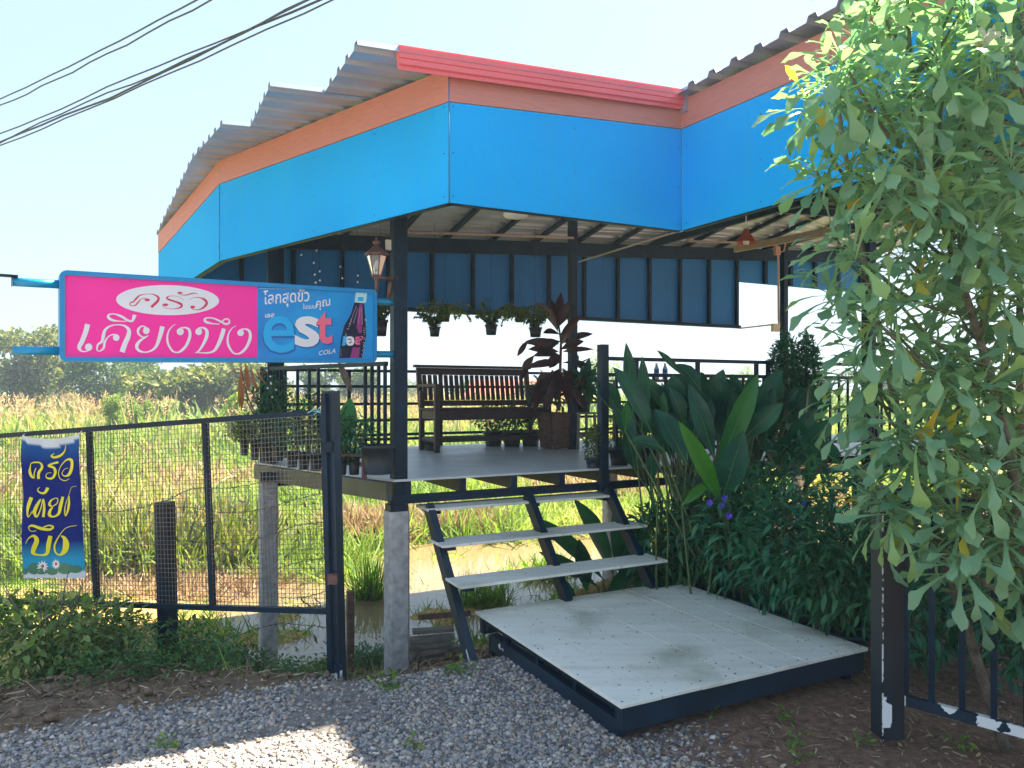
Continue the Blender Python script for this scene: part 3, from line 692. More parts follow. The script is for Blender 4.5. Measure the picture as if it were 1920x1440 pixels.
for i in range(5):
    for k in range(n): fs.append((i*n+k, i*n+(k+1) % n, (i+1)*n+(k+1) % n, (i+1)*n+k))
fm.add(vs, fs); fm.part('sign_frame', signblue, sign)
bk = MB(); bk.add([SP(x, z, -.066) for x, z in inn], [tuple(range(n))[::-1]]); bk.part('back_panel', signblue, sign)
def sproj(px, py, o=.046): 
    q = onplane(px, py, sA+sn*o, sn); s = (q-sA).dot(sd); return s, q.z-.036*s/L_s
sx = sproj(482, 600)[0]
def panel(s0, s1, z0, z1, o, name, m, lab=None):
    MB().frame(SP(s0, z0, o-.004), sd*(s1-s0)+Vector((0, 0, .036*(s1-s0)/L_s)), Vector((0, 0, z1-z0)), sn*.004).part(name, m, sign, lab)
gloss = .3
panel(.022, sx, z0s+.022, z1s-.022, .048, 'face_panel', flat('print_pink', (.95, .012, .34), gloss), 'pink printed half of the sign face')
panel(sx+.0005, L_s-.022, z0s+.022, z1s-.022, .048, 'face_panel', mat('print_blue', (.004, .22, .55), gloss, scale=2.5, stops=[(.3, (.003, .18, .56)), (.7, (.005, .36, .76))]), 'blue cola advertising half of the sign face')
def ZM(ox, oy, sc):
    def M(x, y, lift): s, z = sproj(ox+x/sc, oy+y/sc); return SP(s, z, .049+lift)
    return M
M1 = ZM(130, 530, 5.3333); M2 = ZM(480, 540, 8.727)
pwhite = flat('print_white', (.74, .76, .78), gloss); ppink = flat('print_rose', (.62, .03, .10), gloss)
mb = MB(); disc(mb, 0, 0, 0, 0, M1, 0, 48, lambda t: (982+510*math.cos(t)-70*math.sin(t), 175+27*math.cos(t)+148*math.sin(t))); mb.part('oval_badge', pwhite, sign)
def letters(strokes, M, lift, name, m, par, scale=1.0, shadow=None):
    for s in strokes:
        mb = MB()
        for k, it in enumerate(s):
            if it[0] == 'o': disc(mb, it[1], it[2], it[3], it[4] if len(it) > 4 else it[3], M, lift+.0004+.0001*k)
            else: stroke(mb, [(x, y, w*scale) for x, y, w in it], M, lift+.0001*k)
        mb.part(name, m, par)
KRUA = [
 [[(775, 162, 6), (750, 158, 6), (715, 168, 7), (685, 200, 14), (660, 226, 12), (630, 232, 7), (606, 222, 10), (612, 200, 12), (640, 190, 14), (668, 160, 18), (705, 128, 12), (770, 115, 5), (840, 118, 10), (888, 148, 22), (885, 180, 26), (855, 212, 26), (818, 246, 26)], ('o', 778, 173, 27, 14)],
 [[(962, 210, 4), (932, 220, 4), (945, 246, 4), (1010, 262, 4), (1080, 258, 10), (1120, 238, 22), (1110, 212, 24), (1050, 188, 18), (990, 168, 18), (975, 148, 14), (1010, 134, 5), (1080, 138, 4), (1145, 172, 3)], ('o', 960, 222, 28, 14)],
 [[(1095, 92, 4), (1082, 104, 4), (1120, 122, 5), (1170, 124, 10), (1220, 110, 11), (1260, 106, 8), (1285, 116, 3)], ('o', 1107, 102, 24, 10)],
 [[(1195, 173, 3), (1240, 152, 4), (1300, 150, 8), (1350, 170, 22), (1372, 205, 26), (1345, 245, 22), (1295, 270, 10), (1240, 268, 5), (1212, 250, 5)], ('o', 1232, 244, 24, 14)]]
NG = [[(1105, 455, 12), (1160, 450, 16), (1198, 475, 26), (1203, 540, 30), (1170, 625, 28), (1120, 680, 24), (1075, 698, 14), (1030, 682, 18), (990, 620, 22), (978, 560, 20), (990, 490, 14), (1025, 440, 8), (1065, 415, 3)], ('o', 1108, 490, 36)]
KIANG = [
 [[(182, 416, 52), (160, 500, 50), (125, 590, 46), (98, 645, 40), (118, 682, 18), (165, 688, 10), (205, 672, 12)], ('o', 192, 645, 37)],
 [[(468, 525, 18), (430, 520, 12), (385, 545, 12), (352, 600, 22), (342, 655, 22), (300, 686, 10), (276, 668, 14), (285, 620, 20), (325, 588, 26), (340, 530, 34), (355, 478, 28), (400, 438, 18), (470, 422, 10), (545, 430, 18), (592, 470, 34), (590, 530, 46), (556, 610, 50), (526, 694, 52)], ('o', 468, 550, 33)],
 [[(570, 386, 8), (500, 386, 10), (430, 375, 24), (388, 345, 28), (400, 320, 16), (450, 314, 12), (520, 338, 24), (580, 375, 22), (625, 385, 20), (644, 350, 34), (652, 322, 42)]],
 [[(765, 446, 14), (725, 436, 14), (690, 465, 24), (690, 510, 22), (735, 545, 10), (790, 530, 8)], [(775, 540, 10), (710, 578, 24), (674, 630, 34), (690, 675, 26), (750, 696, 14), (815, 682, 18), (865, 640, 28), (895, 570, 38), (915, 500, 44), (930, 438, 48)], ('o', 768, 480, 34)],
 NG,
 [[(1290, 455, 14), (1340, 452, 18), (1374, 485, 32), (1368, 550, 34), (1330, 630, 26), (1290, 685, 16), (1255, 703, 6)], [(1262, 699, 8), (1330, 702, 10), (1400, 700, 16), (1452, 675, 26), (1492, 610, 36), (1522, 535, 40), (1544, 460, 40)], ('o', 1292, 490, 34)],
 [[(1500, 415, 8), (1430, 410, 12), (1370, 395, 26), (1350, 372, 22), (1375, 353, 14), (1440, 357, 14), (1510, 388, 20), (1560, 414, 20), (1598, 400, 18), (1590, 368, 14), (1550, 367, 14), (1520, 400, 14)]],
 [tuple(('o', NG[1][1]+603, NG[1][2]+12, 33)) if k else [(x+603+(y-550)*.0, y*1.0+15, w) for x, y, w in NG[0]] for k in (0, 1)]]
letters(KRUA, M1, .001, 'letter', ppink, sign)
letters(KIANG, M1, .001, 'letter', pwhite, sign)
# slogan, brand letters and the bottle of the right half
mb = MB(); textfit(mb, 'โลกสุดขั้ว', (120, 40, 870, 340, -55), M2, .001, .012); mb.part('slogan', pwhite, sign)
mb = MB(); textfit(mb, 'ในแบบ', (765, 258, 975, 345, -8), M2, .001, .01); mb.part('slogan', pwhite, sign)
mb = MB(); textfit(mb, 'คุณ', (980, 215, 1210, 375, -40), M2, .001, .012); mb.part('slogan', pwhite, sign)
mb = MB(); textfit(mb, 'เอส', (148, 425, 300, 490, -15), M2, .001, .02); mb.part('small_lettering', pwhite, sign)
mb = MB(); textfit(mb, 'COLA', (1025, 1030, 1300, 1105, -42), M2, .001, .008, .2); mb.part('small_lettering', pwhite, sign)
cy2 = flat('print_cyan', (.003, .40, .78), gloss); dk = flat('print_deep_blue', (.003, .12, .42), gloss)
mb = MB(); textfit(mb, 'e', (95, 470, 660, 1095, 0), M2, .0006, .018); mb.part('brand_letter_edge', dk, sign)
mb = MB(); textfit(mb, 'e', (110, 455, 630, 1062, 0), M2, .0014, .008); mb.part('brand_letter', cy2, sign)
mb = MB(); textfit(mb, 's', (625, 470, 1060, 990, 0), M2, .0016, .03); mb.part('brand_letter_edge', dk, sign)
mb = MB(); textfit(mb, 's', (630, 462, 1035, 968, 0), M2, .0022, .025); mb.part('brand_letter', pwhite, sign)
mb = MB(); textfit(mb, 't', (985, 395, 1265, 938, 0), M2, .0024, .03); mb.part('brand_letter_edge', dk, sign)
mb = MB(); textfit(mb, 't', (980, 390, 1245, 918, 0), M2, .003, .025); mb.part('brand_letter', flat('print_salmon', (.85, .15, .24), gloss), sign)
mb = MB(); mb.add([M2(x, y, .001) for x, y in ((1610, 235), (1765, 245), (1790, 560), (1800, 760), (1735, 1142), (1355, 1142), (1385, 850), (1440, 620), (1545, 440))], [tuple(range(9))]); mb.part('bottle_print', flat('print_cola', (.012, .012, .04), .2), sign)
mb = MB(); mb.add([M2(x, y, .0014) for x, y in ((1690, 260), (1740, 270), (1735, 560), (1730, 730), (1680, 740), (1640, 650), (1665, 420))], [tuple(range(7))]); mb.add([M2(x, y, .0014) for x, y in ((1580, 970), (1700, 975), (1680, 1142), (1535, 1142))], [(0, 1, 2, 3)]); mb.part('bottle_glow', flat('print_plum', (.30, .04, .20), .2), sign)
mb = MB()
for a, b_ in (((1640, 290), (1525, 600)), ((1665, 330), (1590, 580)), ((1700, 320), (1670, 590)), ((1725, 330), (1735, 600))): stroke(mb, [(*a, 6), (*b_, 9)], M2, .0017)
mb.part('bottle_glints', flat('print_lilac', (.42, .3, .5), .2), sign)
mb = MB(); mb.add([M2(x, y, .0015) for x, y in ((1630, 60), (1720, 55), (1815, 85), (1800, 230), (1765, 250), (1608, 236))], [tuple(range(6))]); mb.part('bottle_cap', flat('print_cap', (.45, .75, .80), gloss), sign)
mb = MB(); mb.add([M2(x, y, .0018) for x, y in ((1665, 150), (1755, 150), (1750, 215), (1660, 210))], [(0, 1, 2, 3)]); mb.add([M2(x, y, .0018) for x, y in ((1420, 790), (1480, 780), (1460, 940), (1400, 950))], [(0, 1, 2, 3)]); mb.part('bottle_print_detail', cy2, sign, kind='stuff')
mb = MB(); textfit(mb, 'อ', (1470, 790, 1605, 945, 0), M2, .002, .05); mb.part('bottle_lettering', pwhite, sign)
mb = MB(); textfit(mb, 'ส', (1610, 790, 1750, 930, 0), M2, .002, .05); mb.part('bottle_lettering', flat('print_salmon2', (.8, .12, .3), gloss), sign)
mb = MB(); rr = random.Random(5)
for k in range(70):
    t = rr.random(); x = (1365+t*190 if rr.random() < .5 else 1790-(1-t)*50)+rr.uniform(-18, 18); y = 1120-t*620; disc(mb, x, y, 5, 5, M2, .002, 6)
mb.part('water_drops', pwhite, sign, kind='stuff')
mb = MB(); cx_ = M2
for k in range(1): stroke(mb, [(40, 10, 6), (700, 20, 6), (1700, 52, 6)], M2, .001)
mb.part('print_edge', flat('print_pale', (.4, .6, .75), gloss), sign)
pipem = mat('blue_pipe', (.004, .27, .5), .3, var=.1)
for z in (1.825, 2.19):
    MB().tube([SP(-.21, z, -.005), SP(.01, z, -.005)], .024, 10).part('mount_pipe', pipem, sign)
    MB().tube([SP(L_s-.01, z-.0, -.005), SP(L_s+.155, z, -.005)], .024, 10).part('mount_pipe', pipem, sign)
    MB().frame(SP(L_s+.15, z-.035, -.03), sd*.01, Vector((0, 0, .07)), sn*.05).part('pipe_flange', mat('rusty_flange%d' % int(z*100), (.12, .05, .05), .7), sign)
MB().frame(SP(-.27, 2.215, -.02), sd*.085, Vector((0, 0, .012)), sn*.04).part('end_bracket', black, sign)
MB().frame(SP(-.215, 2.165, -.02), sd*.004, Vector((0, 0, .06)), sn*.04).part('end_bracket', black, sign)

# ------------------------------------------------------------------ left gate with wire mesh, posts, banner
gR = Vector((-1.12, 4.40, 0)); gL = Vector((-3.95, 5.30, 0)); gd = (gL-gR).normalized(); gn = Vector((gd.y, -gd.x, 0))
if gn.y > 0: gn = -gn
def GY(px): k = (px-960)/F; s = (k*gR.y-gR.x)/(gd.x-k*gd.y); return s
def GP(px, py): q = onplane(px, py, gR, gn); return q
gate = thing('mesh_gate', 'black framed wire mesh gate leaf sagging left of the leaning gate post', 'gate', gR)
top = [GP(605, 772), GP(-90, 824)]; bot = [GP(622, 1146), GP(-90, 1124)]
MB().bar(top[0], top[1], .032, .032).part('top_rail', black, gate); MB().bar(bot[0]+Vector((0, 0, 0)), bot[1], .032, .032).part('bottom_rail', black, gate)
for a, b_ in (((606, 778), (618, 1142)), ((385, 792), (399, 1136)), ((167, 808), (182, 1130))):
    MB().bar(GP(*a), GP(*b_), .032, .03, gd).part('upright', black, gate)
wire = mat('galvanised_wire', (.15, .14, .13), .45, metal=.5, var=.5, scale=5)
mb = MB(); n = 118; rw = random.Random(4)
for i in range(n):
    t = (i+.5)/n; a = lp(top[0], top[1], t); b_ = lp(bot[0], bot[1], t); j = rw.uniform(-.003, .003); mid = (a+b_)/2+gd*rw.uniform(-.004, .004)+gn*rw.uniform(0, .006)
    for p, q in ((a+gd*j, mid), (mid, b_+gd*j)): mb.bar(p+gn*.012, q+gn*.012, .0026, .0026, gd)
n = 40
for i in range(n):
    t = (i+.5)/n; pts = [lp(lp(top[0], bot[0], t), lp(top[1], bot[1], t), k/6)+Vector((0, 0, rw.uniform(-.004, .004)))+gn*.014 for k in range(7)]
    for p, q in zip(pts[:-1], pts[1:]): mb.bar(p, q, .0026, .0026)
mb.part('wire_mesh', wire, gate, kind='stuff')
pt = MB(); pt.bar(P(620, 733, 4.40), P(633, 1296, 4.40), .078, .078, Vector((.3, .9, 0))); pt.part
go = pt.part('gate_post', blackworn); tag(go, 'leaning black steel gate post with a white peeling foot, left of the concrete post', 'gate post')
MB().bar(P(610, 738, 4.36), P(622, 1260, 4.36), .03, .05, Vector((.3, .9, 0))).part('stop_channel', black, go)
for y in (838, 1085): c = P(615 if y < 900 else 625, y, 4.33); MB().box((c.x-.03, c.x+.025), (c.y-.02, c.y+.015), (c.z-.03, c.z+.03)).part('hinge', redwood if y > 900 else black, go)
MB().bar(P(630, 1245, 4.358), P(633, 1296, 4.358), .07, .006, Vector((0, 1, 0))).part('peeled_primer', blackpeel, go)
# cyan string tied on the gate corner
mb = MB(); c = GP(600, 772)+gn*.03
for k in range(6):
    a = k*1.1; mb.tube([c, c+Vector((math.cos(a)*.03, 0, math.sin(a)*.02+.01)), c+Vector((math.cos(a)*.055, -.01, math.sin(a)*.012-.004))], .0035, 5)
tag(mb.part('tied_string', flat('cyan_string', (.25, .6, .62))), 'pale cyan string knotted round the corner of the mesh gate', 'string')
mb = MB(); bp_ = P(311, 1100, 4.85); mb.bar(P(309, 941, 4.85), P(317, 1275, 4.85), .088, .088, Vector((.3, .9, 0)))
fpost = mb.part('fence_post', black); tag(fpost, 'short black square post standing behind the mesh gate', 'fence post')
# barbed wire strands
barb = mat('barbed_wire', (.10, .08, .07), .7, metal=.4)
def bwire(pts, lab):
    P3 = [P(x, y, Y) for x, y, Y in pts]; c = catmull([tuple(p) for p in P3], 14); c = [Vector((x+rw.uniform(-.003, .003), y, z+rw.uniform(-.004, .004))) for x, y, z in c]
    mb = MB(); mb.tube(c, .0026, 5)
    for i in range(3, len(c)-2, 4):
        p = c[i]
        for k in range(2): d = Vector((rw.uniform(-1, 1), rw.uniform(-1, 1), rw.uniform(-1, 1))).normalized()*.018; mb.bar(p-d, p+d, .0028, .0028)
    tag(mb.part('barbed_wire', barb), lab, 'barbed wire', 'rusty barbed wire strands behind the mesh gate')
bwire([(-60, 1110, 5.2), (60, 985, 5.1), (130, 960, 5), (230, 958, 4.9), (310, 938, 4.85), (360, 917, 5), (430, 915, 5.3), (490, 905, 5.8)], 'highest barbed wire strand, rising over the top of the short black post')
bwire([(300, 975, 4.85), (340, 950, 4.9), (420, 962, 5.3), (490, 955, 5.9), (560, 935, 5.2), (608, 925, 4.5)], 'second highest barbed wire strand, hung with dead leaves')
bwire([(320, 1010, 4.85), (410, 1020, 5.3), (490, 1008, 5.9), (560, 985, 5.2), (608, 980, 4.5)], 'middle barbed wire strand crossing the rear concrete post at mesh height')
bwire([(520, 1066, 6.0), (570, 1052, 5.2), (612, 1046, 4.5)], 'short barbed wire strand between the rear concrete post and the gate post')
bwire([(540, 1122, 6.0), (580, 1118, 5.2), (612, 1108, 4.5)], 'barbed wire strand covered in dead leaves just above the gate bottom rail')
bwire([(230, 1195, 5.2), (320, 1198, 4.85), (400, 1205, 5.2), (480, 1180, 5.7), (520, 1170, 5.9), (570, 1172, 5.2), (616, 1176, 4.5)], 'lowest barbed wire strand, below the gate bottom rail')
# dead leaves caught on the wires
mb = MB(); Vl, Ql = leaf(LANCE, 1, 1.2, .35)
pl_ = [(530, 912), (545, 930), (415, 935), (366, 945), (445, 932), (555, 960), (558, 990), (535, 975), (570, 938), (585, 940), (560, 1005), (366, 975), (575, 1125), (590, 1115), (600, 1130), (565, 1118), (583, 1135), (380, 1180), (372, 1205), (590, 1190), (605, 1200)]
L = np.array([tuple(P(x, y, 4.9)) for x, y in pl_]); m = len(L); D = rng.normal(size=(m, 3))*.25; D[:, 2] = -1
V, Q = scatter([(Vl, Ql, frames(D, up=rng.normal(size=(m, 3))), L, rng.uniform(.05, .09, m))])
tag(obj('hanging_dead_leaves', npmesh('hanging_dead_leaves', V, Q), strawm), kind='stuff')
# banner
ban = thing('banner', 'tall dark blue cloth banner with yellow lettering tied to the mesh gate', 'banner', GP(110, 1080))
bn = gn; b00 = GP(51, 815)+bn*.035; b10 = GP(157, 813)+bn*.035; b01 = GP(57, 1081)+bn*.05; b11 = GP(173, 1080)+bn*.05
def BP(s, t, o=0):
    sag = .03*math.sin(math.pi*s)*(1-t)**3
    w = .008*math.sin(s*7+t*2)+.006*math.sin(t*11+s*3)*(1-s)+.012*math.exp(-t*5)*math.sin(s*12+t*9)
    return lp(lp(b00, b10, s), lp(b01, b11, s), t)+bn*(w+o)-Vector((0, 0, sag))
nS, nT = 22, 50; mb = MB(); vs = [BP(i/nS, j/nT) for j in range(nT+1) for i in range(nS+1)]+[BP(i/nS, j/nT, -.002) for j in range(nT+1) for i in range(nS+1)]
fs = []; k = (nS+1)*(nT+1)
for j in range(nT):
    for i in range(nS): a = j*(nS+1)+i; fs += [(a, a+1, a+nS+2, a+nS+1), (k+a, k+a+nS+1, k+a+nS+2, k+a+1)]
mb.add(vs, fs, 0, True); me = mb.mesh('cloth'); ca = me.color_attributes.new('print', 'FLOAT_COLOR', 'POINT'); cl = []
for q in range(2):
    for j in range(nT+1):
        t = j/nT; c = np.array((.002, .014, .17))
        if t < .22: c = c*(t/.22)+np.array((.01, .12, .34))*(1-t/.22)
        if t > .74: f_ = min(1, (t-.74)/.13); c = c*(1-f_)+np.array((.02, .32, .52))*f_
        if t > .955: c = np.array((.68, .72, .76))
        for i in range(nS+1):
            cc = c
            if t < .03+.035*math.sin(math.pi*i/nS): cc = np.array((.62, .66, .7))
            cl.append((*cc, 1))
ca.data.foreach_set('color', np.array(cl, dtype=np.float32).ravel())
bm_, t, b, o = nodes('banner_cloth'); at = N(t, 'ShaderNodeAttribute'); at.attribute_name = 'print'; t.links.new(at.outputs[0], b.inputs['Base Color']); b.inputs['Roughness'].default_value = .7; b.inputs['Specular IOR Level'].default_value = .1
obj('cloth', me, bm_, ban)
def MBn(x, y, lift):   # banner print units of 4.8 px
    l = 50+(y-60)*.028+ (y/1440)*10; rgt = 563+(y-60)*.057; return BP((x-l)/(rgt-l), (y-72)/(1345-72), .003+lift)
yel = flat('print_yellow', (.80, .72, .02), .8)
ROW = [[[(213, 455, 24), (214, 400, 24), (243, 345, 22), (225, 305, 14), (175, 304, 12), (150, 318, 6), (143, 350, 10), (138, 390, 22), (150, 430, 24), (172, 445, 12), (176, 400, 8), (190, 355, 8)]],
 [[(378, 300, 20), (330, 312, 16), (300, 330, 20), (340, 350, 22), (352, 395, 22), (330, 445, 20), (290, 448, 14), (275, 425, 6), (290, 400, 5), (322, 398, 4)]],
 [[(350, 215, 4), (325, 235, 14), (345, 252, 20), (395, 240, 22), (432, 200, 10), (443, 140, 3)]],
 [[(487, 460, 4), (440, 476, 7), (392, 455, 7), (378, 400, 6), (400, 335, 7), (450, 285, 14), (497, 295, 28), (508, 350, 34), (485, 415, 32), (440, 435, 12), (408, 412, 7), (428, 372, 5), (465, 362, 4)]],
 [[(226, 530, 4), (206, 555, 9), (228, 580, 14), (262, 585, 20), (282, 560, 26), (290, 535, 26)]],
 [[(155, 625, 34), (135, 690, 34), (128, 750, 22), (140, 800, 8), (172, 745, 7)]], [[(172, 770, 4), (195, 710, 18), (235, 640, 12), (210, 700, 22), (192, 760, 26), (212, 798, 14), (240, 725, 10), (256, 640, 10), (268, 720, 20), (262, 802, 22)]],
 [[(352, 635, 8), (322, 652, 14), (308, 690, 22), (335, 715, 10), (318, 740, 22), (312, 785, 26), (350, 800, 14), (395, 770, 26), (410, 700, 34), (428, 622, 26)], [(350, 632, 6), (378, 640, 8), (374, 680, 10), (340, 705, 8)]],
 [[(560, 532, 3), (512, 542, 4), (488, 610, 4), (458, 690, 8), (452, 760, 12), (462, 795, 8), (482, 745, 20), (492, 680, 22), (490, 615, 8)]],
 [[(210, 922, 5), (168, 925, 5), (148, 892, 8), (178, 876, 20), (250, 905, 26), (315, 915, 22), (346, 892, 16), (310, 878, 12), (265, 892, 10)]],
 [[(125, 1035, 4), (148, 990, 8), (190, 968, 22), (212, 1010, 36), (190, 1075, 38), (182, 1122, 28), (232, 1142, 14), (290, 1130, 28), (305, 1050, 40), (322, 972, 34)]],
 [[(565, 880, 4), (470, 900, 6), (410, 960, 8), (360, 1050, 16), (365, 1115, 16), (408, 1142, 16), (455, 1105, 50), (468, 1050, 62), (452, 995, 36), (420, 972, 10)]]]
letters(ROW, MBn, .001, 'letter', yel, ban, 1.0)
gr = flat('print_leaf_green', (.01, .17, .10)); mb = MB(); 
for x, y, a, b_ in ((185, 1262, 52, 50), (250, 1275, 60, 38), (340, 1290, 50, 30), (460, 1262, 78, 46), (560, 1265, 52, 34), (110, 1285, 26, 26)): disc(mb, x, y, a, b_, MBn, .0006)
mb.part('lily_pad_print', gr, ban)
mb = MB(); mp = MB()
for x, y, s in ((255, 1245, 50), (375, 1225, 42)):
    for k in range(11):
        a = k*2*math.pi/11; c_, s_ = math.cos(a), math.sin(a)
        mb.add([MBn(x+(c_*u_-s_*w_)*s, y+(s_*u_+c_*w_)*s*1.1, .0012+k*.00004) for u_, w_ in ((0, 0), (.5, .2), (1.05, 0), (.5, -.2))], [(0, 1, 2, 3)])
    disc(mp, x, y-4, 13, 15, MBn, .002, 10)
mb.part('lily_print', pwhite, ban, kind='stuff'); mp.part('lily_centre_print', flat('print_lily_red', (.45, .03, .06)), ban, kind='stuff')
mb = MB(); mb.tube([BP(.03, 0), top[0]+(top[1]-top[0])*.0+GP(48, 812)-top[0]], .003, 5); mb.tube([BP(.98, 0), GP(160, 802)], .003, 5); mb.part('tie', white, ban)

# ------------------------------------------------------------------ right gate leaf and post
rp = P(1664, 0, 3.36); mb = MB(); mb.post(rp.x, rp.y, .04, 1.17, .098, ang=8)
o = mb.part('gate_post', paintmat('black_paint_flaking', (.012, .019, .028), (.75, .77, .78), .74, 11)); tag(o, 'upright black steel gate post with flaked white patches, right of the platform', 'gate post')
MB().post(rp.x-.047, rp.y-.051, .04, 1.17, .006, .003, ang=8).part('worn_edge', paintmat('white_edge', (.6, .62, .62), (.02, .02, .03), .52, 30), o)
MB().bar(P(1655, 1335, 3.3), P(1672, 1335, 3.3), .003, .14, Vector((0, 0, 1))).part('primer_patch', blackpeel, o)
rg = thing('bar_gate', 'black vertical bar gate with white peeling bottom rail at the lower right', 'gate', P(1800, 1330, 3.2))
rd = Vector((.40, -.26, 0)).normalized(); r0 = P(1690, 0, 3.34); r0.z = 0
def RG(s, z): return r0+rd*s+Vector((0, 0, z))
MB().bar(RG(.0, .215), RG(.95, .14), .03, .045).part('bottom_rail', blackpeel, rg)
MB().bar(RG(.0, 1.12), RG(.95, 1.1), .03, .045).part('top_rail', black, rg)
for k, s in enumerate((.018, .12, .235, .35, .465, .58, .7, .82, .93)):
    MB().bar(RG(s, .2-.079*s), RG(s, 1.12), .024, .024, rd).part('bar', black, rg)
# ------------------------------------------------------------------ bench
bd = Vector((math.cos(R(29)), math.sin(R(29)), 0)); bo = Vector((-.985, 7.80, .99)); bf = Vector((bd.y, -bd.x, 0))   # bf points to the front
def BQ(s, d, z): return bo+bd*s+bf*d+Vector((0, 0, z))
bench = thing('slatted_bench', 'dark brown slatted wooden bench with armrests facing the stairs on the deck', 'bench', BQ(.7, .25, 0))
Lb = 1.37
def bx(name, s, d, z, lab=None): MB().frame(BQ(s[0], d[0], z[0]), bd*(s[1]-s[0]), bf*(d[1]-d[0]), Vector((0, 0, z[1]-z[0]))).part(name, darkwood, bench, lab, bevel=.003)
for s in (0, Lb-.05):
    bx('leg', (s, s+.05), (0, .05), (0, .62)); bx('leg', (s, s+.05), (.4, .45), (0, .66)); bx('armrest', (s-.01, s+.06), (-.02, .48), (.662, .69)); bx('side_rail', (s+.01, s+.04), (.05, .4), (.33, .42)); bx('side_stretcher', (s+.01, s+.04), (.05, .4), (.1, .14))
bx('seat_rail', (.05, Lb-.05), (.405, .44), (.33, .42)); bx('front_stretcher', (.05, Lb-.05), (.41, .44), (.10, .15)); bx('seat_rail', (.05, Lb-.05), (.01, .04), (.33, .42))
for k in range(6): bx('seat_slat', (.0, Lb), (.045+k*.068, .10+k*.068), (.424, .444))
def BB(s, z, o=0): return BQ(s, -.02-.16*(z-.44)+o, z)   # reclined back
def backbar(name, s0, s1, z0, z1, th):
    MB().add([BB(s, z, o) for o in (0, th) for s, z in ((s0, z0), (s1, z0), (s1, z1), (s0, z1))], [(3, 2, 1, 0), (4, 5, 6, 7), (0, 1, 5, 4), (1, 2, 6, 5), (2, 3, 7, 6), (3, 0, 4, 7)]).part(name, darkwood, bench, bevel=.002)
backbar('back_post', -.0, .05, .45, .87, .04); backbar('back_post', Lb-.05, Lb, .45, .87, .04)
backbar('top_rail', -.03, Lb+.03, .872, .90, .055); backbar('top_rail', .052, Lb-.052, .795, .87, .03); backbar('lower_rail', .052, Lb-.052, .46, .52, .03)
k = 0; s = .067
while s < Lb-.08: backbar('back_slat', s, s+.044, .522, .793, .018); s += .0625
# ------------------------------------------------------------------ pots and plants
def pot(mb, c, r, h, lip=.012, n=18, tp=.78):
    mb.lathe(c, [(0, 0), (r*tp, 0), (r*tp, 0), (r*.97, h*.86), (r+lip, h*.87), (r+lip, h), (r-.008, h), (r*.9, h*.8), (0, h*.8)], n)
def soil(c, r, h): return MB().lathe(c, [(r*.93, h*.84), (r*.5, h*.88), (0, h*.9)], 12)
greens = {
 'dark': leafmat('dark_leaf', [(0, (.012, .075, .045)), (.5, (.03, .14, .07)), (1, (.07, .22, .09))], .25, .45),
 'mid': leafmat('mid_leaf', [(0, (.02, .07, .02)), (.5, (.045, .14, .035)), (1, (.10, .22, .05))], .35, .5),
 'light': leafmat('light_leaf', [(0, (.06, .14, .03)), (.5, (.13, .26, .05)), (1, (.26, .38, .08))], .4, .5),
 'teal': leafmat('teal_leaf', [(0, (.016, .11, .07)), (.5, (.045, .21, .12)), (1, (.10, .31, .17))], .3, .45),
 'fern': leafmat('fern_leaf', [(0, (.03, .08, .02)), (.6, (.10, .19, .04)), (1, (.25, .26, .07))], .4, .6)}
LV = {'lance': leaf([(0, .02), (.3, .13), (.6, .11), (1, .004)], 1, .7, .25), 'oval': leaf([(0, .03), (.3, .22), (.65, .2), (1, .01)], 1, .5, .2), 'small': leaf([(0, .05), (.45, .3), (1, .02)], 1, .3, .2), 'thin': leaf([(0, .01), (.4, .05), (1, .002)], 1, .9, .2)}
def bushpts(c, rad, n, up=.3, shell=.5, flat_=False):
    d = rng.normal(size=(n, 3)); d /= np.linalg.norm(d, axis=1, keepdims=True); r = rng.random(n)**shell
    cl = rng.normal(size=(max(6, n//40), 3)); cl /= np.linalg.norm(cl, axis=1, keepdims=True)
    lump = 1+.22*np.max(d@cl.T, axis=1)-.18*rng.random(n)
    Lc = np.array(c)+d*r[:, None]*lump[:, None]*np.array(rad); D = d*.8+rng.normal(size=(n, 3))*.6; D[:, 2] += up
    return Lc, D
def foliage(name, c, rad, n, size, kind, m, parent=None, up=.3, shell=.5, zmin=None):
    Lc, D = bushpts(c, rad, n, up, shell)
    if zmin is not None: k = Lc[:, 2] > zmin; Lc = Lc[k]; D = D[k]
    V, Q = LV[kind]; V, Q = scatter([(V, Q, frames(D, roll=rng.uniform(-.6, .6, len(Lc))), Lc, rng.uniform(size*.6, size*1.25, len(Lc)))])
    return obj(name, npmesh(name, V, Q), m, parent, None, 'stuff' if parent is not None else None)
def stems(base, c, rad, n, r=.004, m=None, parent=None):
    mb = MB(); base = Vector(base)
    for _ in range(n):
        d = Vector((random.gauss(0, 1), random.gauss(0, 1), abs(random.gauss(.5, .6)))).normalized(); e = Vector(c)+Vector((d.x*rad[0], d.y*rad[1], d.z*rad[2]))*.85
        b0_ = base+Vector((random.uniform(-1, 1), random.uniform(-1, 1), 0))*min(rad[0], .08)*.5; mb.tube([b0_, lp(b0_, e, .5)+Vector((random.uniform(-.03, .03), 0, .05*rad[2])), e], [r, r*.8, r*.4], 5)
    return mb.part('stems', m or bark, parent)
def potted(label, c, r, h, rad, n, size, kind, m, pm=None, cat='potted plant', group=None, zc=None, name='potted_plant'):
    c = Vector(c); t = thing(name, label, cat, c, group); mb = MB(); pot(mb, c, r, h); mb.part('pot', pm or potm, t); soil(c, r, h).part('soil', soilm, t)
    cc = c+Vector((0, 0, h+(zc if zc is not None else rad[2]*.75)))
    stems(c+Vector((0, 0, h*.85)), cc, rad, 7, .004, stemg, t); foliage('foliage', cc, rad, n, size, kind, m, t); return t
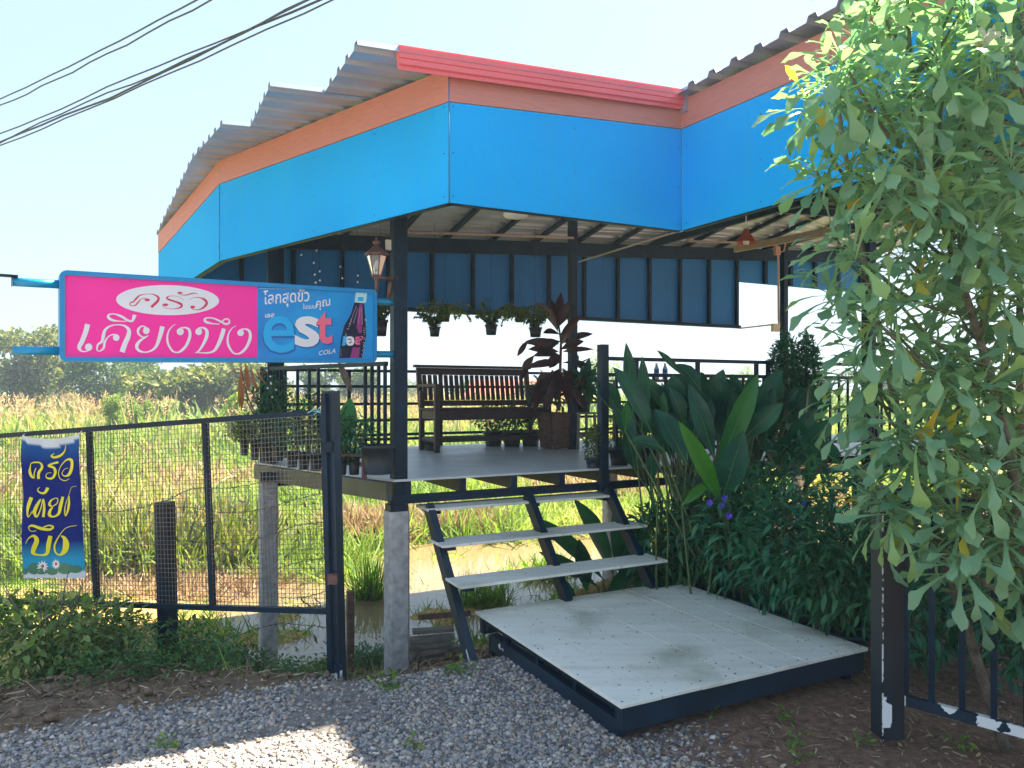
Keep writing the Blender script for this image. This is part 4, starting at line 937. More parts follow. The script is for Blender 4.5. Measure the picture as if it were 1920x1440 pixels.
# pots on the left deck edge
def sideY(px): k = (px-960)/F; s = (-.80-.08-5.24*k-.0)/(1.41+1.17*k); s = (-.86-k*5.16)/(1.41+1.17*k); return 5.16+1.17*s
edge = [(459, 823, 854, 8, 'small leaved bush in the outermost pot, at the left deck end', 'small', 'fern', (.10, .1, .10)),
 (478, 825, 862, 9, 'rounded black pot with thin reddish shoots, second from the left deck end', 'thin', 'mid', (.1, .1, .16)),
 (499, 827, 864, 10, 'black pot with a tall dark leafy bush by the left corner column', 'oval', 'dark', (.14, .14, .28)),
 (522, 833, 864, 10, 'black pot with dark leaves in front of the corner balusters', 'oval', 'dark', (.14, .14, .30)),
 (548, 846, 876, 11, 'slim black pot with fresh green leaves in the middle of the deck edge row', 'lance', 'teal', (.15, .13, .24)),
 (570, 848, 880, 11, 'slim black pot under the bushy dark plant behind the mesh gate top', 'oval', 'dark', (.14, .13, .26)),
 (592, 850, 882, 12, 'slim black pot with red brown twigs next to the leaning gate post', 'thin', 'mid', (.1, .1, .16))]
for px, y0, y1, rp_, lab, kd, gm_, rad in edge:
    Y = sideY(px); c = P(px, y1, Y); h = (y1-y0)/F*Y; potted(lab, c, rp_/F*Y, h, rad, 330, .05, kd, greens[gm_], blackpot, group='pots along the left deck edge', zc=rad[2]*.9)
for px, lab, gm_, rad, n in ((640, 'slim black pot in the rusty rack, nearer to the gate post', 'mid', (.10, .09, .17), 260), (664, 'slim black pot in the rusty rack with spreading lance leaves', 'teal', (.15, .12, .15), 420)):
    c = P(px, 890, 5.18); potted(lab, c, .042, .15, rad, n, .06, 'lance', greens[gm_], blackpot, group='pots along the left deck edge', zc=rad[2]*.8)
rk = thing('pot_rack', 'rusty reddish steel rack holding the slim pots beside the big black pot', 'rack', P(660, 890, 5.15))
rustm = mat('rusty_rack', (.14, .05, .05), .7, var=.4, scale=15)
MB().bar(P(629, 853, 5.11), P(684, 854, 5.11), .008, .02).part('rail', rustm, rk); MB().bar(P(683, 850, 5.1), P(683, 897, 5.1), .03, .035, Vector((0, 1, 0))).part('upright', rustm, rk); MB().bar(P(630, 857, 5.25), P(684, 857, 5.25), .008, .02).part('rail', rustm, rk)
c = P(709, 888, 5.10); t = thing('plastic_pot', 'large empty looking dark blue black plastic pot beside the front column', 'pot', c); mb = MB(); pot(mb, c, .112, .20, .008, 28, .86); mb.part('pot', potm, t); soil(c, .112, .2).part('soil', soilm, t)
# broad upright leaf of the pot by the gate post
Vp, Qp = leaf([(0, .03), (.2, .14), (.5, .24), (.8, .2), (1, .02)], 1, .2, .12)
def bigleaf(name, base, tip, w, m, parent, bend=.3, tw=0.0, curl=None, prof=None, lab=None):
    base = Vector(base); tip = Vector(tip); d = tip-base; L = d.length; k = w/L/2/.5
    pr = prof or [(0, .03), (.12, .16), (.3, .38), (.5, .5), (.7, .46), (.85, .3), (.95, .12), (1, .004)]
    V, Q = leaf([(t_, w_*k) for t_, w_ in pr], 1.0, 0, .22, .03, 0)
    # gentle arch
    a = V[:, 0]; V[:, 2] += bend*(a-a*a)*.6
    sc = L; up = curl if curl is not None else Vector((0, -1, .35)); Rm = frames(np.array([tuple(d)]), up=np.array([tuple(up)]), roll=np.array([tw]))
    V, Q = scatter([(V, Q, Rm, np.array([tuple(base)]), np.array([sc]))]); o = obj(name, npmesh(name, V, Q, True), m, parent, lab); return o
def ribleafmat(name, c0, c1, trans=.3):
    m, t, b, o = nodes(name); g = N(t, 'ShaderNodeTexCoord'); w = N(t, 'ShaderNodeTexNoise'); w.inputs['Scale'].default_value = 7; t.links.new(g.outputs['Object'], w.inputs[0])
    c = ramp(t, w.outputs[0], [(.3, c0), (.7, c1)]); t.links.new(c, b.inputs['Base Color']); b.inputs['Roughness'].default_value = .38; b.inputs['Specular IOR Level'].default_value = .4
    tr = N(t, 'ShaderNodeBsdfTranslucent'); t.links.new(mixc(t, 1.0, c, (1.6, 1.9, .6), 'MULTIPLY'), tr.inputs[0]); mx = N(t, 'ShaderNodeMixShader'); mx.inputs[0].default_value = trans
    t.links.new(b.outputs[0], mx.inputs[1]); t.links.new(tr.outputs[0], mx.inputs[2]); t.links.new(mx.outputs[0], o.inputs[0]); return m
lf_dark = ribleafmat('broad_leaf_dark', (.010, .08, .06), (.024, .14, .085)); lf_mid = ribleafmat('broad_leaf_mid', (.02, .15, .04), (.035, .21, .05)); lf_lime = ribleafmat('broad_leaf_lime', (.05, .23, .025), (.08, .31, .035), .4)
lf_red = ribleafmat('cordyline_leaf', (.035, .012, .018), (.07, .02, .03), .25)
rib = mat('leaf_midrib', (.12, .25, .07), .5)
tl_ = thing('broad_leaf_plant', 'bright broad upright leaf plant between the gate post and the balusters', 'plant', P(648, 850, 5.3))
bigleaf('leaf', P(650, 850, 5.3), P(657, 745, 5.35), .14, lf_mid, tl_); bigleaf('leaf', P(648, 850, 5.3), P(635, 780, 5.3), .09, lf_mid, tl_); MB().tube([P(650, 870, 5.3), P(650, 845, 5.3)], .006, 5).part('stem', stemg, tl_)
# plant with hanging brown leaves at the far left of the deck
tb = thing('withered_plant', 'withered plant with drooping orange brown leaves below the sign', 'plant', P(480, 790, 6.1))
brown = ribleafmat('withered_leaf', (.28, .09, .05), (.45, .18, .09), .3)
for a, b_, w in (((452, 685), (449, 765), .07), ((460, 680), (466, 735), .08), ((470, 682), (488, 740), .06), ((448, 690), (430, 700), .04), ((480, 705), (478, 755), .03), ((458, 712), (452, 772), .05), ((478, 690), (497, 720), .04), ((486, 695), (500, 700), .03)): bigleaf('leaf', P(*a, 6.1), P(*b_, 6.1), w*.55, brown, tb, .5, random.uniform(-.6, .6))
for a, b_ in (((452, 690), (482, 785)), ((462, 730), (478, 782)), ((484, 740), (490, 775))): MB().tube([P(*a, 6.1), P((a[0]+b_[0])/2-5, (a[1]+b_[1])/2, 6.1), P(*b_, 6.15)], .006, 5).part('stem', bark, tb)
t = thing('hanging_bark', 'long brown hanging bark holder dangling behind the sign corner', 'ornament', P(645, 700, 5.6)); bigleaf('bark_piece', P(632, 670, 5.6), P(660, 737, 5.6), .055, bark, t, .1); MB().tube([P(640, 640, 5.6), P(634, 672, 5.6)], .003, 5).part('cord', bark, t)
# hanging pots with ferns
hang = [(815, 613, 631, 10.5, 7.0, 'hanging pot nearest to the front column, with thin upright shoots', 170), (834, 588, 603, 10.5, 8.6, 'hanging pot with a large arching fern just behind the first one', 420), (921, 609, 628, 11.5, 7.0, 'middle hanging pot with sparse shoots above the bench', 190),
        (975, 590, 604, 11, 8.6, 'hanging pot with a drooping fern right of the middle one', 440), (1004, 614, 632, 12, 7.2, 'hanging pot on the right, in front of the red leaved plant', 220), (713, 600, 630, 14, 6.3, 'hanging pot with green shoots between the sign and the front column', 330)]
for px, y0, y1, hw, Y, lab, n in hang:
    c = P(px, y1, Y); h = (y1-y0)/F*Y; r = hw/F*Y; t = thing('hanging_pot', lab, 'hanging pot', c, 'black pots hanging under the roof'); mb = MB(); pot(mb, c, r, h, .006, 16, .78); mb.part('pot', blackpot, t)
    zt = zr(3, 6); mb = MB()
    for a in (0, 2.1, 4.2): mb.tube([c+Vector((r*math.cos(a), r*math.sin(a), h)), c+Vector((0, 0, h+.28)), Vector((c.x, c.y, 3.2))], .0016, 4)
    mb.part('hanger', black, t)
    cc = np.array(tuple(c+Vector((0, 0, h)))); big = n > 400; nf = 26 if big else 14; items = []
    for k in range(nf):   # fronds made of leaflets
        a = random.uniform(0, 6.28); Lf = random.uniform(.18, .38)*(1.05 if big else .75); el = random.uniform(.95, 1.5) if not big else random.uniform(.5, 1.4)
        pts = []; x = z = 0; e = el
        for j in range(12): x += math.cos(e)*Lf/12; z += math.sin(e)*Lf/12; e -= random.uniform(.02, .13) if not big else random.uniform(.08, .26); pts.append((x, z))
        Lp = np.array([(math.cos(a)*x, math.sin(a)*x, z) for x, z in pts for s in (1, -1)])+cc; sgn = np.array([s for _ in pts for s in (1, -1)])
        D = np.stack([-math.sin(a)*sgn+math.cos(a)*.5, math.cos(a)*sgn+math.sin(a)*.5, rng.uniform(-.5, .2, len(sgn))], 1); items.append((LV['oval'][0], LV['oval'][1], frames(D), Lp, rng.uniform(.04, .065, len(sgn))))
    V, Q = scatter(items); obj('foliage', npmesh('foliage', V, Q), greens['fern'], t, None, 'stuff')
# red leaved plant in the wooden planter
pc = P(1043, 832, 7.95); pc.z = .99
pl = thing('wooden_planter', 'tall tapered wooden planter right of the bench', 'planter', pc); w0, w1, hh = .115, .145, .39
for k in range(4):
    a = R(27+90*k); d = Vector((math.cos(a), math.sin(a), 0)); n_ = Vector((-d.y, d.x, 0))
    for j in range(4):
        f0, f1 = -1+j*.5+.02, -1+(j+1)*.5-.02
        MB().add([pc+d*(w0+o_)+n_*w0*f_+Vector((0, 0, .01)) if z_ == 0 else pc+d*(w1+o_)+n_*w1*f_+Vector((0, 0, hh)) for o_ in (0, .018) for z_, f_ in ((0, f0), (0, f1), (1, f1), (1, f0))], [(3, 2, 1, 0), (4, 5, 6, 7), (0, 1, 5, 4), (1, 2, 6, 5), (2, 3, 7, 6), (3, 0, 4, 7)]).part('plank', redwood, pl)
MB().lathe(pc, [(w1*.95, hh*.9), (0, hh*.92)], 4).part('soil', soilm, pl)
cd = thing('red_cordyline', 'tall plant with long dark red drooping leaves growing from the wooden planter', 'plant', pc+Vector((0, 0, hh)))
Yc = 7.85
MB().tube([P(1048, 770, 7.9), P(1050, 700, Yc), P(1052, 640, Yc), P(1046, 600, Yc)], [.018, .016, .014, .008], 7).part('stem', redwood, cd)
for a, b_, w in (((1046, 615), (1003, 566), .10), ((1046, 612), (1052, 548), .09), ((1048, 612), (1066, 565), .11), ((1046, 625), (1020, 590), .08), ((1050, 628), (1018, 625), .10), ((1050, 640), (1010, 655), .13), ((1018, 650), (975, 645), .02), ((1048, 645), (985, 640), .10), ((990, 638), (970, 668), .06), ((1050, 650), (1083, 608), .09), ((1052, 645), (1112, 626), .09), ((1055, 660), (1113, 655), .06), ((1052, 668), (1000, 668), .12), ((1002, 666), (982, 700), .10), ((1052, 680), (985, 690), .09), ((990, 690), (975, 720), .05), ((1052, 690), (1010, 745), .13), ((1050, 690), (1040, 750), .12), ((1055, 690), (1085, 740), .12), ((1055, 680), (1108, 690), .08), ((1030, 700), (995, 760), .10), ((1050, 665), (1030, 690), .12), ((1040, 700), (1020, 770), .1), ((1048, 660), (990, 655), .09), ((1052, 655), (1095, 640), .1), ((1045, 700), (1005, 720), .12), ((1058, 695), (1100, 720), .12), ((1040, 720), (985, 740), .1), ((1062, 715), (1095, 765), .1), ((1030, 715), (1000, 775), .09), ((1050, 630), (1090, 590), .08), ((1046, 618), (1030, 560), .08), ((1058, 700), (1070, 765), .1)):
    bigleaf('leaf', P(*a, Yc+random.uniform(-.1, .1)), P(*b_, Yc+random.uniform(-.3, .2)), w, lf_red, cd, .5, random.uniform(-.5, .5))
foliage('undergrowth', P(1035, 735, 8.0), (.28, .2, .2), 260, .08, 'oval', greens['dark'], cd)
# stool with a potted plant
sc0 = P(1092, 832, 8.0); sc0.z = .99; stl = thing('white_stool', 'worn white wooden stool beside the planter', 'stool', sc0)
def su(a, b_, z): return sc0+UV(a, b_, z)
for a in (-1, 1):
    for b_ in (-1, 1): MB().bar(su(a*.12, b_*.1, 0), su(a*.10, b_*.08, .37), .03, .03, Vector((1, 0, 0))).part('leg', greywood, stl)
MB().frame(su(-.13, -.11, .372), UV(.26, 0), UV(0, .22), Vector((0, 0, .02))).part('seat', greywood, stl)
for b_ in (-.1, .1): MB().bar(su(-.12, b_, .14), su(.12, b_, .14), .015, .03).part('stretcher', greywood, stl)
t = potted('black pot with broad glossy leaves standing on the white stool', su(0, 0, .392), .10, .17, (.22, .2, .2), 150, .12, 'oval', greens['dark'], blackpot)
for a, b_, w in (((1092, 730), (1118, 690), .12), ((1090, 730), (1075, 690), .1), ((1095, 735), (1120, 735), .12), ((1095, 725), (1105, 670), .09)): bigleaf('leaf', P(*a, 7.95), P(*b_, 7.8), w, lf_dark, t)
# pots under and behind the bench
for px, lab, n in ((811, 'low black pot under the left end of the bench', 0), (925, 'black pot with dark leaves behind the middle of the bench', 420), (960, 'black pot with dark leaves behind the bench, nearer to its right end', 420), (995, 'black pot behind the right front leg of the bench', 160)):
    c = P(px, 820, 8.35 if n else 7.75); c.z = .99
    if n: potted(lab, c, .11, .16, (.24, .2, .15), n, .05, 'small', greens['dark'], blackpot, group='pots around the bench', zc=.16)
    else: t = thing('plastic_pot', lab, 'pot', c, 'pots around the bench'); mb = MB(); pot(mb, c, .10, .12); mb.part('pot', blackpot, t); soil(c, .1, .12).part('soil', soilm, t)
potted('small pot with pale green bushy foliage at the foot of the newel post', P(1112, 880, 5.95), .06, .09, (.085, .08, .13), 420, .03, 'small', greens['fern'], potm, zc=.13)
potted('black pot with thin green shoots just right of the newel post', UV(3.62, 5.12, .99), .09, .14, (.14, .12, .2), 260, .06, 'lance', greens['dark'], blackpot)
potted('black pot behind the broad leaf clump on the deck edge', UV(3.95, 5.14, .99), .11, .17, (.16, .14, .22), 260, .06, 'lance', greens['dark'], blackpot)
# topiary columns
for px, lab in ((1471, 'left of two clipped column shrubs in front of the deck railing'), (1512, 'right of two clipped column shrubs in front of the deck railing')):
    c = P(px, 735, 6.75); t = thing('column_shrub', lab, 'shrub', P(px, 1120, 6.0), 'clipped column shrubs')
    MB().tube([Vector((c.x, c.y, -.2)), Vector((c.x, c.y, 1.9))], .014, 6).part('stem', bark, t)
    foliage('foliage', (c.x, c.y, 1.60), (.135, .13, .47), 3600, .042, 'small', greens['teal'], t, shell=.25)
# table and bottles on the deck
tt = UV(5.25, 7.35, 0); c = P(1240, 713, 9.15); tab = thing('deck_table', 'dark table on the deck behind the broad leaf clump', 'table', (c.x, c.y, .99))
def tu(a, b_, z): return Vector((c.x, c.y, z))+UV(a, b_)
MB().frame(tu(-.55, -.32, 1.725), UV(1.9, 0), UV(0, .64), Vector((0, 0, .025))).part('table_top', darkwood, tab)
for a in (-.5, 1.25):
    for b_ in (-.27, .27): MB().post(*tu(a, b_, 0).xy, .99, 1.724, .05).part('leg', darkwood, tab)
bw_ = mat('bottle_water', (.35, .62, .72), .08, var=.05); lb = mat('bottle_label', (.03, .12, .5), .4)
for px, lab in ((1231, 'left of two small water bottles with blue labels on the deck table'), (1247, 'right of two small water bottles with blue labels on the deck table')):
    q = P(px, 712, 9.0); q.z = 1.75; t = thing('water_bottle', lab, 'bottle', q, 'water bottles on the deck table')
    MB().lathe(q, [(0, 0), (.03, 0), (.032, .01), (.032, .13), (.014, .17), (.014, .18), (0, .18)], 12).part('bottle_body', bw_, t); MB().lathe(q, [(.0328, .08), (.0328, .125)], 12).part('label', lb, t); MB().lathe(q, [(.015, .18), (.015, .2), (0, .2)], 10).part('cap', white, t)
# ------------------------------------------------------------------ lantern, pendant lamp, string lights
lc = P(706, 555, 5.12); ln = thing('wall_lantern', 'copper coloured hexagonal coach lantern with clear panes on the front column', 'lantern', lc)
kz = 5.12/F
def LZ(y): return CZ+(735-y)*kz
def hexr(mb, prof, mi=0, n=6): mb.lathe(Vector((lc.x, lc.y, 0)), prof, n, mi, False)
mb = MB(); hexr(mb, [(0, LZ(443)), (.006, LZ(444)), (.010, LZ(450)), (.028, LZ(453)), (.028, LZ(456)), (.014, LZ(459)), (.03, LZ(463)), (.055, LZ(469)), (.088, LZ(476)), (.088, LZ(478.5)), (.07, LZ(478.5))]); mb.part('lantern_roof', copper, ln)
mb = MB()
for k in range(6):
    a = 2*math.pi*k/6; e = Vector((math.cos(a), math.sin(a), 0)); mb.bar(Vector((lc.x, lc.y, LZ(479)))+e*.068, Vector((lc.x, lc.y, LZ(517)))+e*.032, .006, .006)
hexr(mb, [(.072, LZ(478)), (.072, LZ(480.5)), (.064, LZ(480.5))]); hexr(mb, [(.038, LZ(516)), (.038, LZ(519)), (.02, LZ(519)), (.018, LZ(524)), (.013, LZ(526)), (.010, LZ(540)), (.006, LZ(552)), (0, LZ(553))]); mb.part('lantern_frame', copper, ln)
gm2, t, b, o = nodes('lantern_glass'); b.inputs['Base Color'].default_value = (.75, .72, .68, 1); b.inputs['Roughness'].default_value = .12; b.inputs['Transmission Weight'].default_value = .75; b.inputs['IOR'].default_value = 1.3
for k in range(6):
    a0, a1 = 2*math.pi*(k+.07)/6, 2*math.pi*(k+.93)/6; q = [(math.cos(a0), math.sin(a0)), (math.cos(a1), math.sin(a1))]; rr = .0655, .031
    vs = [Vector((lc.x+q[i][0]*rr[j], lc.y+q[i][1]*rr[j], LZ((481, 515)[j]))) for j, i in ((0, 0), (0, 1), (1, 1), (1, 0))]; MB().add(vs, [(0, 1, 2, 3)]).part('pane', gm2, ln)
MB().lathe(Vector((lc.x, lc.y, LZ(505))), [(0, 0), (.012, .0), (.018, .02), (.016, .04), (.008, .06), (0, .062)], 10).part('bulb', white, ln)
mb = MB(); mb.tube([Vector((lc.x+.01, lc.y, LZ(520))), P(722, 521, 5.14), P(736, 523, 5.17)], [.012, .010, .016], 8); mb.tube([P(739, 522, 5.18), P(742, 522, 5.2)], .03, 10); mb.tube([P(733, 528, 5.17), P(729, 560, 5.17)], [.02, .014], 8); mb.part('arm', copper, ln)
pc2 = P(1399, 455, 7.6); pn = thing('pendant_lamp', 'orange red pendant lamp shade hanging under the right part of the roof', 'lamp', pc2)
MB().lathe(pc2, [(.105, 0), (.10, .012), (.06, .07), (.03, .10), (.026, .135), (0, .137)], 20).part('lamp_shade', mat('lamp_shade_orange', (.45, .10, .06), .45), pn); MB().tube([pc2+Vector((0, 0, .13)), pc2+Vector((0, 0, .26)), pc2+Vector((0, 0, 1.25))], .006, 5).part('cord', white, pn)
MB().lathe(pc2, [(0, -.02), (.03, -.015), (.035, .01), (.02, .05)], 10).part('bulb', white, pn)
for i, (x0, ys) in enumerate(((587, (493, 515, 530)), (598, (470, 509, 526, 560)), (640, (500, 522)), (670, (517, 529)), (506, (695, 706, 718, 728)), (512, (720, 731, 745)), (610, (697, 712, 720)), (562, (455, 478)))):
    Y = 5.9; t = thing('string_light', ['strand of tiny bulbs above the slogan on the sign', 'longer strand of tiny bulbs right beside the one left of it behind the sign', 'strand of tiny bulbs above the sign bottle cap', 'strand of tiny bulbs just left of the lantern', 'strand of tiny bulbs on the corner column below the sign', 'short strand of tiny bulbs just right of the corner column below the sign', 'strand of tiny bulbs hanging below the sign over the balusters', 'leftmost strand of tiny bulbs above the sign'][i], 'string light', P(x0, ys[-1], Y), 'strands of tiny bulbs hung from the roof')
    MB().tube([P(x0, 425 if ys[0] < 600 else 680, Y), P(x0, ys[-1], Y)], .0015, 4).part('cord', black, t)
    for y in ys: q = P(x0+random.uniform(-6, 6), y, Y-.01); MB().lathe(q, [(0, -.008), (.007, -.004), (.008, .002), (.004, .008), (0, .009)], 8).part('bulb', white, t)
# ------------------------------------------------------------------ overhead cables
cabm = mat('cable_sheath', (.015, .015, .03), .6)
for i, (y0, x1, lab) in enumerate(((186, 368, 'highest of the overhead cables crossing the upper left sky'), (199, 394, 'second highest overhead cable crossing the upper left sky'), (249, 578, 'upper cable of the lower bundle of overhead cables'), (264, 584, 'cable twisted through the lower overhead bundle'), (269, 597, 'thick cable in the middle of the lower overhead bundle'), (274, 622, 'lowest overhead cable of the bundle'))):
    a = P(0, y0, 15); b_ = P(x1, 0, 10.5); d = b_-a; pts = []
    for k in range(41):
        s = -1.1+k*.085; p = a+d*s; ph = i*1.7; p += Vector((0, 0, .012*math.sin(s*23+ph)+.008*math.sin(s*51+ph)+(.03*math.sin(s*9+ph) if 2 <= i <= 4 else 0)-.15*(s*(1-s))*1.0)); pts.append(p)
    tag(MB().tube(pts, .0125 if i != 4 else .017, 6).part('overhead_cable', cabm), lab, 'cable', 'overhead cables')
# ------------------------------------------------------------------ broad leaf clump right of the stairs
def Z2(x, y): return (1100+x/3.556, 600+y/3.556)
CL = [((310, 640), (262, 150), 78, lf_dark, 5.75), ((365, 740), (370, 240), 78, lf_dark, 5.6), ((435, 760), (175, 315), 135, lf_dark, 5.5), ((665, 965), (450, 590), 140, lf_dark, 5.45), ((545, 640), (395, 380), 80, lf_mid, 5.7), ((640, 370), (468, 200), 40, lf_dark, 5.8), ((765, 480), (600, 292), 100, lf_dark, 5.75),
      ((850, 925), (680, 430), 115, lf_dark, 5.5), ((862, 1000), (1142, 358), 120, lf_mid, 5.4), ((905, 1245), (610, 668), 100, lf_lime, 5.2), ((905, 1190), (1045, 738), 165, lf_dark, 5.2), ((1040, 790), (1312, 550), 115, lf_dark, 5.4), ((630, 1240), (815, 1080), 62, lf_lime, 5.2),
      ((1290, 890), (1540, 590), 110, lf_dark, 5.7), ((1350, 960), (1640, 650), 130, lf_dark, 5.6), ((845, 560), (830, 385), 130, lf_dark, 5.9), ((790, 640), (995, 450), 90, lf_dark, 5.9), ((1460, 1125), (1512, 885), 62, lf_mid, 5.3), ((1010, 880), (1215, 470), 120, lf_dark, 5.9),
      ((510, 860), (295, 800), 85, lf_dark, 5.3), ((1490, 850), (1700, 905), 110, lf_dark, 5.7), ((255, 740), (262, 540), 60, lf_mid, 5.3), ((430, 1090), (420, 880), 70, lf_dark, 5.7), ((1150, 950), (1080, 700), 110, lf_dark, 6.0), ((640, 800), (540, 560), 100, lf_dark, 5.9), ((1200, 1000), (1420, 760), 120, lf_dark, 6.0), ((720, 900), (980, 560), 100, lf_dark, 6.0), ((500, 420), (560, 620), 60, lf_dark, 5.9), ((980, 480), (975, 360), 60, lf_dark, 6.1), ((1300, 1000), (1170, 780), 110, lf_dark, 5.9), ((1080, 1040), (930, 860), 120, lf_dark, 5.8), ((780, 1040), (700, 820), 110, lf_dark, 5.7), ((1560, 1000), (1490, 700), 120, lf_dark, 5.9),
      ((1000, 1000), (1150, 640), 120, lf_dark, 5.85), ((560, 900), (470, 640), 110, lf_dark, 5.8), ((1180, 800), (1250, 560), 90, lf_dark, 5.9), ((1400, 800), (1330, 600), 100, lf_dark, 6.0)]
heli = thing('broad_leaf_clump', 'big clump of tall paddle shaped dark green leaves right of the stairs', 'plant', UV(3.95, 4.62, -.1))
for k in range(62):
    x = random.uniform(200, 1500); y = random.uniform(560, 1080) if k < 30 else random.uniform(560, 780); a_ = random.uniform(-.6, .6)+(x-800)/1400; l_ = random.uniform(220, 330); CL.append(((x, y), (x+l_*math.sin(a_), y-l_*math.cos(a_)*.9), random.uniform(90, 130), lf_dark, random.uniform(5.7, 6.1)))
for a, b_, w, m, Y in CL:
    pa, pb = Z2(*a), Z2(*b_); dv = random.uniform(-.25, .15); base = P(*pa, Y); tip = P(*pb, Y+dv); wd = 1.15*w/3.556/F*Y; tw = random.uniform(-.35, .35)
    bigleaf('leaf', base, tip, wd, m, heli, .35, tw)
    d = tip-base; L = d.length; n_ = Vector((0, -1, .35)); pts = []
    for k in range(7):
        s = k/6*.97; Rm = frames(np.array([tuple(d)]), up=np.array([tuple(n_)]), roll=np.array([tw]))[0]; pts.append(base+Vector(Rm@np.array((s*L, 0, (.35*(s-s*s)*.6)*L)))+Vector(Rm[:, 2])*.002+Vector((0, -.003, 0)))
    MB().tube(pts, [.004*(1-.8*k/6) for k in range(7)], 4).part('midrib', rib, heli)
    gb = UV(3.6+random.random()*.9, 4.6+random.random()*.25, -.2); g2 = Vector((lp(base, gb, .9).x, base.y, gb.z)); MB().tube([base+d*.01, lp(base, g2, .4), g2], [.006, .008, .011], 5).part('stalk', stemg, heli)
for k in range(12):
    x = random.choice([random.uniform(1215, 1262), random.uniform(1290, 1420), random.uniform(1215, 1262)]); Y = random.uniform(5.3, 5.9); MB().tube([P(x+random.uniform(-6, 6), random.uniform(880, 960), Y), P(x, 1010, Y), P(x+random.uniform(-4, 4), 1110, Y)], [.004, .007, .009], 5).part('stalk', stemg, heli)
# second clump under the deck, seen through the treads
h2 = thing('broad_leaf_clump', 'shadowy broad leaves under the deck, seen between the stair treads', 'plant', P(1120, 1110, 6.6))
for a, b_, w in (((1130, 1085), (1000, 970), .16), ((1150, 1080), (1075, 935), .2), ((1120, 1100), (1010, 1035), .13), ((1170, 1095), (1150, 950), .22), ((1190, 1100), (1205, 965), .2), ((1100, 1110), (1085, 1010), .15), ((1210, 1110), (1165, 1020), .2), ((1230, 1100), (1245, 1000), .14), ((1080, 1120), (1035, 1075), .1), ((1140, 1120), (1190, 1060), .15)):
    bigleaf('leaf', P(*a, 6.6), P(*b_, 6.5), w, lf_dark, h2, .3, random.uniform(-.6, .6)); MB().tube([P(*a, 6.6), P((a[0]+1140)/2, 1130, 6.6)], .008, 5).part('stalk', stemg, h2)
# flowering bushes in blue pots along the platform
petal = flat('violet_petal', (.12, .06, .62), .5)
beds = [(3.80, 3.05, .30, .34, 'low leafy bush in a blue pot nearest to the right gate post'), (3.80, 3.45, .30, .40, 'leafy bush in a blue pot third from the gate post along the platform'), (3.79, 3.85, .30, .44, 'leafy bush in a blue pot at the middle of the platform edge'), (3.8, 4.25, .26, .42, 'thin leaved bush in a blue pot at the back corner of the platform'),
        (4.3, 3.3, .36, .55, 'tall leafy bush behind the pots, close to the gate post'), (4.3, 3.85, .36, .58, 'tall leafy bush behind the middle pots with a violet flower'), (4.25, 4.4, .3, .5, 'bush with several violet flowers below the lime green leaf'), (3.62, 4.62, .2, .34, 'small bush with pale green leaves beside the lowest tread'), (4.0, 2.7, .3, .36, 'dark leafy bush just behind the right gate post'), (4.6, 2.6, .4, .5, 'wide dark bush behind the bars of the right gate'), (4.2, 2.2, .3, .36, 'bush behind the right gate bars near its bottom rail'), (4.9, 3.3, .4, .6, 'dark bush at the back of the flower bed')]
potb = mat('blue_black_pot', (.012, .04, .07), .5, var=.25)
for i, (u, v, rx, rz, lab) in enumerate(beds):
    c = UV(u, v, 0); g = height(c.x, c.y); t = thing('flowering_bush', lab, 'bush', (c.x, c.y, g), 'bushes beside the platform'); c.z = g
    front = i in (0, 1, 2, 3, 7)
    if front: mb = MB(); pot(mb, c, .13, .21, .012, 24, .75); mb.part('pot', potb, t); soil(c, .125, .19).part('soil', soilm, t)
    cc = c+Vector((0, 0, (.24 if front else .17)+rz*.9)); stems(c+Vector((0, 0, .1)), cc, (rx, rx, rz), 16, .0045, stemg, t)
    foliage('foliage', cc, (rx, rx, rz), 1050 if i < 7 else 850, .10, 'lance', greens['teal' if i % 3 else 'dark'], t, up=.1, shell=.35, zmin=g+(.27 if front else .12))
fl_ = [(1330, 942), (1352, 948), (1358, 934), (1366, 967), (1505, 944), (1640, 1243)]
for i, (x, y) in enumerate(fl_):
    q = P(x, y, 4.95 if x < 1600 else 4.0); t = thing('violet_flower', ['leftmost violet flower below the lime green leaf', 'violet flower hanging just right of the leftmost one', 'small violet flower highest in the cluster by the lime leaf', 'largest violet flower, lowest in the cluster by the lime leaf', 'single violet flower below the right edge of the broad leaf clump', 'violet flower low behind the right gate'][i], 'flower', q, 'violet flowers in the bushes')
    for k in range(5):
        a = k*2*math.pi/5+i; d = Vector((math.cos(a), -.35, math.sin(a))); bigleaf('petal', q, q+d*.024, .022, petal, t, .2)
    MB().tube([q, q+Vector((0, .05, -.06))], .0015, 4).part('flower_stalk', stemg, t)
# dry twisted leaves and pale flower spikes low in the bed
bt = thing('bromeliad', 'small brown red star shaped plant among the bushes', 'plant', P(1473, 975, 5.0))
for a in (20, 60, 100, 150, 200, 330): d = Vector((math.cos(R(a)), -.2, math.sin(R(a)))); bigleaf('leaf', P(1473, 972, 5.0), P(1473, 972, 5.0)+d*.06, .018, brown, bt, .3)
